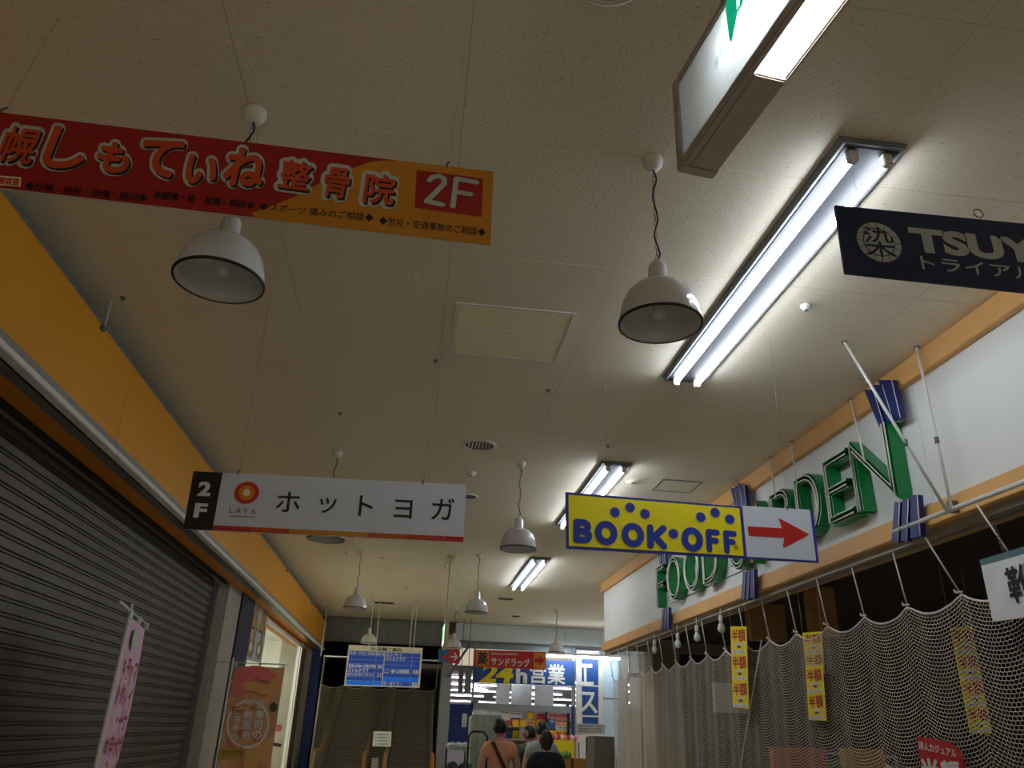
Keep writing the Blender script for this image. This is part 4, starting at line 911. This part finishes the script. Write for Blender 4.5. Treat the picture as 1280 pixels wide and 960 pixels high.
m_hand = mat('orange_handrail', (196,128,40), .4); m_step = mat('escalator_step', (70,68,64), .4, .5)
for k, (xa, xb) in enumerate(((-1.86,-.72),(-.42,.66))):
    t = thing('escalator', ((xa+xb)/2, 19.6, 0), 'stopped escalator behind the net, the %s of two' % ('left','right')[k], 'escalator', 'escalators behind the net')
    for x in (xa+.06, xb-.06):
        path = [(x,18.1,.62),(x,17.85,.72),(x,17.78,.88),(x,17.86,1.02),(x,18.1,1.08),(x,19.2,1.08),(x,24.5,4.0-.2)]
        MB().tube(path, .042, 8).build('handrail', m_hand, t)
        MB().add([(x-.01,18.1,.1),(x-.01,19.2,.1),(x-.01,24.5,2.9),(x-.01,24.5,3.75),(x-.01,19.2,1.04),(x-.01,17.95,1.0)], [(0,1,2,3,4,5)]).build('balustrade', m_grey, t)
    for s in range(22):
        if s: o = st.copy(); COL.objects.link(o)
        else: o = st = MB().bb(xa+.12, xb-.12, 19.2, 19.5, .0, .2).build('step', m_step, t)
        o.location = (0, s*.24, s*.135)
t = thing('display_stand', (-.57, 18.3, 0), 'small pale post with a box between the two escalators', 'post')
MB().bb(-.63,-.51,18.2,18.3,0,.98).build('post', m_grey, t, .01); MB().bb(-.64,-.5,18.12,18.2,.78,.98).build('box', m_white, t, .01)
# ================================================================== LEFT THINGS
# flags
def flag(name, P0, dirv, wid, zt, zb, m, lab, over=.0):
    t = thing(name, (P0.x, P0.y, 0), lab, 'flag'); dv = dirv.normalized(); U = Vector((0,0,1))
    a = Vector((P0.x, P0.y, 0))
    MB().tube([a+U*.02, a+U*(zt+.05)], .013, 8).build('pole', m_white, t)
    MB().tube([a-dv*over+U*zt, a+dv*(wid+.03)+U*zt], .007, 8).build('crossbar', m_white, t)
    for k in range(3): c = a+dv*(.04+k*(wid-.05)/2)+U*zt; MB().bb(c.x-.012,c.x+.012,c.y-.012,c.y+.012,zt-.035,zt+.01).build('loop', m_white, t)
    for k in range(4): c = a+U*(zt-.2-k*.42); MB().tube([c, c+dv*.03], .01, 6).build('loop', m_white, t)
    MB().lathe([(0,0),(.2,0),(.2,.05),(.05,.09),(0,.1)], a, 20).build('base', m_white, t)
    n = 12; vs = []; 
    nv = Vector((dv.y, -dv.x, 0))
    for i in range(n+1):
        for j in range(9):
            u, v = .02+(wid-.02)*j/8, i/n; vs.append(a+dv*u+U*(zt-.035-(zt-.035-zb)*v)+nv*(.012*math.sin(v*7+j*.7)*(j/8)))
    MB().add(vs, [(i*9+j, i*9+j+1, (i+1)*9+j+1, (i+1)*9+j) for i in range(n) for j in range(8)], True).build('cloth', m, t)
    return t, a, dv, nv
m_pink = mat('pink_cloth', (238,196,218), .7, var=.03)
P0 = at(163,764,'y',5.6); P0b = at(184.5,781,'z',P0.z)
t, a, dv, nv = flag('advertising_flag', P0, P0b-P0, (P0b-P0).length-.03, P0.z, .5, m_pink, 'narrow pink advertising flag with magenta writing before the shutter', .0)
MB().tube([Vector((P0.x,P0.y,P0.z)), at(150,752,'y',5.35)], .010, 8).build('tail_stub', m_white, t)
def flagtext(t, a, dv, nv, s, u, z0, ch, m, side=1, off=.02, name='lettering', sx=1.0):
    mb = MB(); e1 = dv; face = nv if nv.dot(EY-a) > 0 else -nv
    if e1.cross(Vector((0,0,1))).dot(face) < 0: e1 = -dv
    for k, c in enumerate(s):
        if c == ' ': continue
        vs, fs = glyphs(c, 0.0); h = ch*.82*(.3 if c in '・' else 1); w_ = h*sx
        p = a+dv*u+Vector((0,0,z0-ch*(k+.5)))+face*.027
        for q_ in range(8): g = e1*math.cos(q_*math.pi/4)*off*h + Vector((0,0,math.sin(q_*math.pi/4)*off*h)) + face*(4e-5*q_); mb.add([p+g+e1*(v[0]*w_)+Vector((0,0,v[1]*h)) for v in vs], fs)
    return mb.build(name, m, t)
m_mag = mat('magenta_print', (176,20,84), .6)
flagtext(t, a, dv, nv, 'マイナポイント', (P0b-P0).length*.68, P0.z-.28, .155, m_mag, off=.05, sx=1.15); flagtext(t, a, dv, nv, '予約・申込', (P0b-P0).length*.28, P0.z-.27, .155, m_mag, off=.04, sx=1.15); flagtext(t, a, dv, nv, 'できます', (P0b-P0).length*.28, P0.z-.27-.155*5, .155, m_print_black, off=.02, sx=1.15)
fpz = P0.z-.15
vs = [a+dv*.28+Vector((0,0,fpz))+ (nv if nv.dot(EY-a) > 0 else -nv)*.022 + dv*(.11*math.cos(k*math.pi/10)) + Vector((0,0,.07*math.sin(k*math.pi/10))) for k in range(20)]
MB().add(vs, [tuple(range(20))]).build('emblem', colmat((196,216,190)), t, label='pale green emblem')
vs = [v*.55 + (a+dv*.24+Vector((0,0,fpz)))*.45 + (nv if nv.dot(EY-a) > 0 else -nv)*.009 for v in vs]
MB().add(vs, [tuple(range(20))]).build('emblem_spot', colmat((120,180,150)), t)
# food flag
YFL = 10.0; P1 = at(291,828,'y',YFL)
m_food = mat('food_cloth', (250,176,126), .65, var=.3, scale=3)
t, a, dv, nv = flag('advertising_flag', P1, Vector((1,.0,0)), .60, P1.z, .5, m_food, 'orange advertising flag with a picture of sushi hanging beside the blue pillar', .22)
rr = random.Random(5)
fp = lambda px, py, l=.0: at(px, py, 'y', YFL-.016-l)
def ell(cx, cy, rx, ry, rot=0, n=22, l=0): return [fp(cx+rx*math.cos(k*2*math.pi/n)*math.cos(rot)-ry*math.sin(k*2*math.pi/n)*math.sin(rot), cy+rx*math.cos(k*2*math.pi/n)*math.sin(rot)+ry*math.sin(k*2*math.pi/n)*math.cos(rot), l) for k in range(n)]
def pic(name, els, m, l): 
    for k, e in enumerate(els): MB().add(ell(*e, l=l+2e-4*k), [tuple(range(22))]).build(name, m, t)
pic('picture_fish', [(305,846,14,10,.2),(322,838,16,6,.1),(300,860,10,10,.3),(332,845,13,6,.0),(300,926,14,12,.5)], colmat((252,128,124)), .001)
pic('picture_rice', [(313,858,11,6,.1),(330,862,12,7,.1),(345,855,8,8,0),(322,944,8,16,.3),(312,946,7,15,.3),(332,940,6,16,.3)], colmat((244,182,110)), .002)
pic('picture_bowl', [(310,905,27,31,.25)], colmat((240,232,214)), .003); pic('picture_bowl_inside', [(310,905,24,28,.25)], colmat((226,168,122)), .004)
pic('picture_topping', [(296,888,7,5,.4),(316,884,6,4,.2),(301,918,8,5,.3),(321,922,6,6,.3)], colmat((214,120,50)), .005); pic('picture_greens', [(342,884,5,6,0)], colmat((90,84,60)), .002)
mb = MB()
for s, x, y0, ch, n in (('お寿司の', 326, 880, 13, 4), ('予約販売', 312, 880, 13, 4), ('ごちそう', 298, 888, 11, 4)):
    for k, c in enumerate(s):
        vs, fs = glyphs(c, 0.0); cx, cy2 = x-k*1.6, y0+ch*k; p = fp(cx, cy2, .007); w_ = .085 if ch > 12 else .07
        for q_ in range(6): g = Vector((math.cos(q_*1.047)*.0035, -4e-5*q_, math.sin(q_*1.047)*.0035)); mb.add([p+g+Vector((v[0]*w_,0,v[1]*w_)) for v in vs], fs)
    mb.build('lettering', m_print_white, t); mb = MB()
MB().add([fp(*c, .003) for c in ((273,938),(304,933),(303,944),(272,950))], [(0,1,2,3)]).build('gold_label', colmat((206,170,60)), t); 
vs, fs = glyphs('ご予約受付中', 0.0); p = fp(288,941,.006); MB().add([p+Vector((v[0]*.26,0,v[1]*.05+v[0]*.02)) for v in vs], fs).build('small_lettering', colmat((130,90,30)), t)
# window poster
Xw = -2.262
t = thing('window_poster', at(325,785,'x',Xw), 'tall pale poster with golden shapes on the bright shop window', 'poster')
PQ = [(318.5,747),(337,760),(326.5,829),(303,824)]
board(t, 'x', Xw, PQ, mat('poster_grey', (186,190,196), .6), .004, 'sheet')
pq = lambda u, v: ((PQ[0][0]*(1-u)+PQ[1][0]*u)*(1-v)+(PQ[3][0]*(1-u)+PQ[2][0]*u)*v, (PQ[0][1]*(1-u)+PQ[1][1]*u)*(1-v)+(PQ[3][1]*(1-u)+PQ[2][1]*u)*v)
mgold = colmat((178,150,60)); mdk = colmat((84,84,96))
pr = Print('x', Xw, .004); pd = Print('x', Xw, .003); pw_ = Print('x', Xw, .006)
for u in (.28, .74):
    pd.text('4', pq(u-.2,.32), pq(u+.2,.32), 46, .05); pr.text('4', pq(u-.18,.30), pq(u+.18,.30), 44, .02)
    c = pq(u,.78); pr.disc(c, .19, ry=.12); pd.disc((c[0]+1,c[1]+1), .2, ry=.13); pw_.disc(c, .09, ry=.06)
pd.build('dark_print', mdk, t); pr.build('lettering', mgold, t); pw_.build('pale_print', m_print_white, t)
# things seen low through the shop window
for k, (q, c, lab) in enumerate((([(345,905),(352,907),(351,915),(344,913)], 'p', 'pink edged notice low on the bright shop window'), ([(341,928),(352,930),(351,934),(340,932)], 'd', 'dark strip notice low on the bright shop window'))):
    t = thing('window_notice', at(*q[0], 'x', -2.29), lab, 'notice'); board(t, 'x', -2.29, q, P[c], .004, 'sheet')
# ================================================================== CARTS
def box_at(px0, px1, pyt, y, d, zb=.02): 
    p, q = at(px0, pyt, 'y', y), at(px1, pyt, 'y', y); return p.x, q.x, p.z
x0, x1, zt = box_at(590, 628, 893, 13.0, .7)
t = thing('roll_cage', ((x0+x1)/2, 13.2, 0), 'tall roll cage under a grey green quilted cover beside the man in peach', 'cart')
m_quilt = mat('quilted_cover', (158,168,150), .8, var=.12, bump=.3)
mb = MB(); n = 5
for k in range(n):
    a, b = x0+(x1-x0)*k/n, x0+(x1-x0)*(k+1)/n; mb.bb(a+.004, b-.004, 13.0-.012, 13.02, .25, zt)
MB().bb(x0, x1, 13.0, 13.65, .22, zt-.01).build('cover', m_quilt, t, .02); mb.build('quilt_strip', m_quilt, t, .008)
for k in range(6): MB().bb(x0+.03+k*(x1-x0-.1)/6, x0+.10+k*(x1-x0-.1)/6, 13.1, 13.4, zt, zt+.04+.02*(k%2)).build('parcel', m_print_white, t, .005)
for xx in (x0+.08, x1-.08):
    for yy in (13.1, 13.55): MB().lathe([(0,-.02),(.06,-.02),(.06,.02),(0,.02)], (xx, yy, .06), 14, ax='x').build('wheel', m_black, t); MB().tube([(xx,yy,.06),(xx,yy,.24)], .015, 6).build('fork', m_grey, t)
x0, x1, zt = box_at(586, 609.5, 914, 12.0, .6)
t = thing('trolley', ((x0+x1)/2, 12.2, 0), 'flat trolley with a rounded black handle before the roll cage', 'cart')
MB().tube([(x0,12,.2),(x0,12,zt-.06),(x0+.06,12,zt),(x1-.06,12,zt),(x1,12,zt-.06),(x1,12,.2)], .016, 8).build('handle', m_black, t)
MB().bb(x0-.02, x1+.02, 12.0, 12.5, .16, .2).build('deck', m_black, t, .01)
for xx in (x0+.03, x1-.03):
    for yy in (12.1, 12.4): MB().lathe([(0,-.02),(.05,-.02),(.05,.02),(0,.02)], (xx, yy, .07), 12, ax='x').build('wheel', m_black, t); MB().tube([(xx,yy,.06),(xx,yy,.17)], .012, 6).build('fork', m_black, t)
x0, x1, zt = box_at(558, 583, 936, 12.6, .6)
t = thing('dark_cart', ((x0+x1)/2, 12.8, 0), 'low dark cart of bags with a black rail at the foot of the blue board', 'cart')
MB().tube([(x0,12.55,.1),(x0,12.55,zt),(x1-.02,12.55,zt-.02),(x1-.02,12.55,.1)], .014, 8).build('rail', m_black, t)
rr = random.Random(8)
def lump(c, r, m, nm):
    bm = bmesh.new(); bmesh.ops.create_icosphere(bm, subdivisions=3, radius=1)
    for v in bm.verts: v.co = Vector((v.co.x*r[0], v.co.y*r[1], v.co.z*r[2]))*(1+.12*math.sin(v.co.x*5+c[0]*9)*math.cos(v.co.z*6+v.co.y*4))
    mb = MB(); mb.add([v.co+Vector(c) for v in bm.verts], [tuple(v.index for v in f.verts) for f in bm.faces], True); bm.free(); return mb.build(nm, m, t)
m_bag = mat('dark_bag', (40,48,48), .35, var=.4, scale=12, bump=.3)
for k in range(4): lump((x0+.1+k*.07, 12.74+.08*(k%2), zt-.32-.1*(k%3)), (.12,.13,.15), m_bag, 'bag')
for k in range(3): lump((x0+.08+k*.1, 12.75, zt+.04), (.08,.08,.05), mat('white_bag', (190,196,190), .5, bump=.2), 'white_bag')
MB().bb(x0-.02, x1-.02, 12.6, 13.1, .05, zt-.45).build('bin', m_black, t, .02)
# ================================================================== PEOPLE
def skin_mesh(name, pts, edges, m, parent, root=0, sub=1):
    """pts: (x,y,z,rx,ry); one continuous surface grown on connected edges"""
    me = bpy.data.meshes.new(name); o0 = org(parent)
    me.from_pydata([tuple(Vector(p[:3])-o0) for p in pts], edges, []); o = bpy.data.objects.new(name, me); COL.objects.link(o)
    md = o.modifiers.new('s', 'SKIN'); md.use_smooth_shade = True
    sv = me.skin_vertices[0].data if me.skin_vertices else None
    if sv is None:
        bm = bmesh.new(); bm.from_mesh(me); bm.verts.layers.skin.verify(); bm.to_mesh(me); bm.free(); sv = me.skin_vertices[0].data
    for i, p in enumerate(pts): sv[i].radius = (p[3], p[4]); sv[i].use_root = (i == root)
    s2 = o.modifiers.new('u', 'SUBSURF'); s2.levels = sub
    dg = bpy.context.evaluated_depsgraph_get(); m2 = bpy.data.meshes.new_from_object(o.evaluated_get(dg)); bpy.data.objects.remove(o)
    m2.name = name; m2.materials.clear(); m2.materials.append(m); o = bpy.data.objects.new(name, m2); COL.objects.link(o)
    for p in m2.polygons: p.use_smooth = True
    o.parent = parent; ORG[o] = o0; return o
def person(x, y, hgt, yaw, lab, top, bottom, hair, hair_len=.0, arms=(.16, .16), sleeve=.55, bag=None, turn=0.0):
    """a standing adult seen from behind; yaw 0 looks along +y"""
    t = thing('person', (x, y, 0), lab, 'person'); s = hgt/1.70; cz, sz = math.cos(yaw), math.sin(yaw)
    T = lambda px, py, pz: (x+s*(px*cz-py*sz), y+s*(px*sz+py*cz), s*pz)
    J = []; E = []
    def j(px, py, pz, rx, ry=None, par=None):
        J.append((*T(px,py,pz), rx*s, (ry or rx)*s)); 
        if par is not None: E.append((par, len(J)-1))
        return len(J)-1
    pel = j(0,0,.95,.145,.11); wa = j(0,0,1.10,.13,.10,pel); ch = j(0,-.005,1.27,.155,.11,wa); up = j(0,-.01,1.39,.115,.085,ch); nk = j(0,.0,1.47,.055,.055,up); hd_ = j(0,.01,1.54,.058,.06,nk)
    hands = []
    for sgn in (-1, 1):
        f = arms[0 if sgn < 0 else 1]
        sh_ = j(sgn*.175,-.01,1.375,.062,.062,up); el = j(sgn*.245,0,1.11,.045,.042,sh_); wr = j(sgn*.25,f,.88,.028,.026,el); pm = j(sgn*.245,f+.03,.80,.036,.02,wr); hands.append((sgn, f, pm))
        hp = j(sgn*.09,0,.88,.10,.10,pel); kn = j(sgn*.10,.015,.49,.06,.062,hp); an = j(sgn*.105,-.01,.09,.04,.042,kn); j(sgn*.11,.12,.035,.04,.028,an)
        for k in range(4): b = j(sgn*(.245-.028+.019*k),f+.035,.745,.010,.010,pm); j(sgn*(.24-.028+.019*k),f+.055,.70+.006*abs(k-1.5),.008,.008,b)
        b = j(sgn*.212,f+.055,.775,.011,.011,pm); j(sgn*.205,f+.08,.745,.009,.009,b)
    skin_mesh('body', J, E, m_skin, t)
    # head with nose, ears, chin
    bm = bmesh.new(); bmesh.ops.create_uvsphere(bm, u_segments=24, v_segments=18, radius=1); hv = []
    tz = yaw+turn; ct, st_ = math.cos(tz), math.sin(tz); HC = (0,.012,1.60)
    for v in bm.verts:
        X, Yy, Z = v.co; w_ = .078*(1-.22*max(0,-Z)); dd = .098; hh = .118
        p = Vector((X*w_, Yy*dd, Z*hh))
        if Yy > .6: p.y += .020*math.exp(-((X/.16)**2+((Z+.12)/.22)**2)); p.y -= .010*math.exp(-(((abs(X)-.38)/.16)**2+((Z-.1)/.12)**2)); p.y += .006*math.exp(-((X/.3)**2+((Z+.48)/.1)**2))
        if abs(X) > .9 and abs(Z) < .3: p.x *= 1.14
        hv.append(p)
    fs = [tuple(v.index for v in f.verts) for f in bm.faces]; bm.free()
    HT = lambda p: Vector(T(HC[0]+p.x*ct/1-p.y*(st_ if turn else 0)*1 if turn else p.x, HC[1]+(p.x*math.sin(turn)+p.y*math.cos(turn) if turn else p.y), HC[2]+p.z)) if not turn else Vector(T(p.x*math.cos(turn)-p.y*math.sin(turn), HC[1]+p.x*math.sin(turn)+p.y*math.cos(turn), HC[2]+p.z))
    MB().add([HT(p) for p in hv], fs, True).build('head', m_skin, t)
    hs = []; keep = []
    for i, p in enumerate(hv):
        X, Yy, Z = p.x/.078, p.y/.098, p.z/.118
        q = Vector((p.x*1.09, p.y*1.08-.004, p.z*1.07+.004)); cover = Z > .45 or (Yy < .25 and Z > -.62-hair_len)
        keep.append(cover); 
        if hair_len and Z < -.1 and Yy < .3: q.z -= hair_len*.18*min(1,(-.1-Z)); q.x *= 1+.15*hair_len
        q += Vector((q.x, q.y, 0))*.03*math.sin(i*2.3)
        hs.append(HT(q))
    MB().add(hs, [f for f in fs if all(keep[i] for i in f)], True).build('hair', hair, t)
    for sgn in (-1, 1): c = HT(Vector((sgn*.082, .0, -.005))); MB().lathe([(0,-.006),(.018,-.006),(.022,0),(.016,.008),(0,.006)], c, 12, ax='x').build('ear', m_skin, t)
    # shirt
    J, E = [], []
    a = j(0,0,.86,.168,.135); b = j(0,0,1.0,.158,.125,a); c = j(0,0,1.14,.15,.12,b); d_ = j(0,-.005,1.28,.175,.135,c); e = j(0,-.01,1.385,.15,.108,d_); j(0,0,1.455,.074,.074,e)
    for sgn in (-1, 1):
        f = arms[0 if sgn < 0 else 1]; s1 = j(sgn*.178,-.01,1.378,.090,.086,e); el = (sgn*.245,0,1.11); k = sleeve
        if k <= 1: j(sgn*(.178+.067*k),-.01+.01*k,1.375-.265*k,.068,.064,s1)
        else: q = j(*el,.062,.06,s1); j(sgn*.25,f*.85,.91,.042,.04,q)
    skin_mesh('shirt', J, E, top, t)
    J, E = [], []
    a = j(0,0,.95,.155,.12)
    for sgn in (-1, 1): q = j(sgn*.09,0,.86,.115,.11,a); q = j(sgn*.10,.01,.49,.078,.078,q); j(sgn*.105,-.01,.12,.066,.066,q)
    skin_mesh('trousers', J, E, bottom, t)
    for sgn in (-1, 1):
        J, E = [], []; q = j(sgn*.105,-.04,.045,.048,.045); q = j(sgn*.108,.06,.042,.05,.04,q); j(sgn*.112,.16,.03,.045,.03,q); skin_mesh('shoe', J, E, m_black, t)
    if bag:
        pts = []
        for k in range(15):
            u = k/14; px = -.11+.27*u; pz = 1.445-.50*u**1.0; wd = .178 if u < .5 else .175
            py = -(.105+.035*math.sin(u*math.pi)); pts.append(Vector(T(px, py, pz)))
        mb = MB(); n = len(pts); vs = []; out = Vector((math.sin(yaw), -math.cos(yaw), 0))
        for k, p in enumerate(pts):
            dd = (pts[min(n-1,k+1)]-pts[max(0,k-1)]).normalized(); w_ = dd.cross(out).normalized()*.022; vs += [p-w_, p+w_, p+w_+out*.008, p-w_+out*.008]
        mb.add(vs, [(k*4+i, k*4+(i+1)%4, k*4+4+(i+1)%4, k*4+4+i) for k in range(n-1) for i in range(4)]).build('bag_strap', bag, t, label='dark brown diagonal strap')
    return t
m_peach = mat('peach_shirt', (228,158,122), .8, var=.05, scale=8, bump=.1); m_dkshirt = mat('navy_shirt', (22,28,40), .8, var=.1); m_lgt = mat('pale_grey_shirt', (170,174,172), .8); m_olive = mat('olive_shirt', (90,100,84), .8)
m_trs = mat('dark_trousers', (28,28,34), .8); m_hair2 = mat('dark_brown_hair', (44,26,26), .5)
person(1.24, 11.2, 1.72, .05, 'person in a peach T-shirt with a dark strap across the back, seen from behind', m_peach, m_trs, m_hair, bag=mat('strap_brown', (52,22,22), .6), arms=(.10,.12))
person(1.76, 10.6, 1.60, .0, 'person with dark brown hair in a navy top, seen from behind', m_dkshirt, m_trs, m_hair2, hair_len=.3, sleeve=2)
person(1.98, 12.3, 1.72, -.1, 'person in a pale grey top standing beyond the navy one', m_lgt, m_trs, m_hair)
person(1.93, 13.2, 1.66, .3, 'person in an olive top, mostly hidden behind the others, head turned', m_olive, m_trs, m_hair, turn=.8)
print('objects', len(bpy.data.objects))
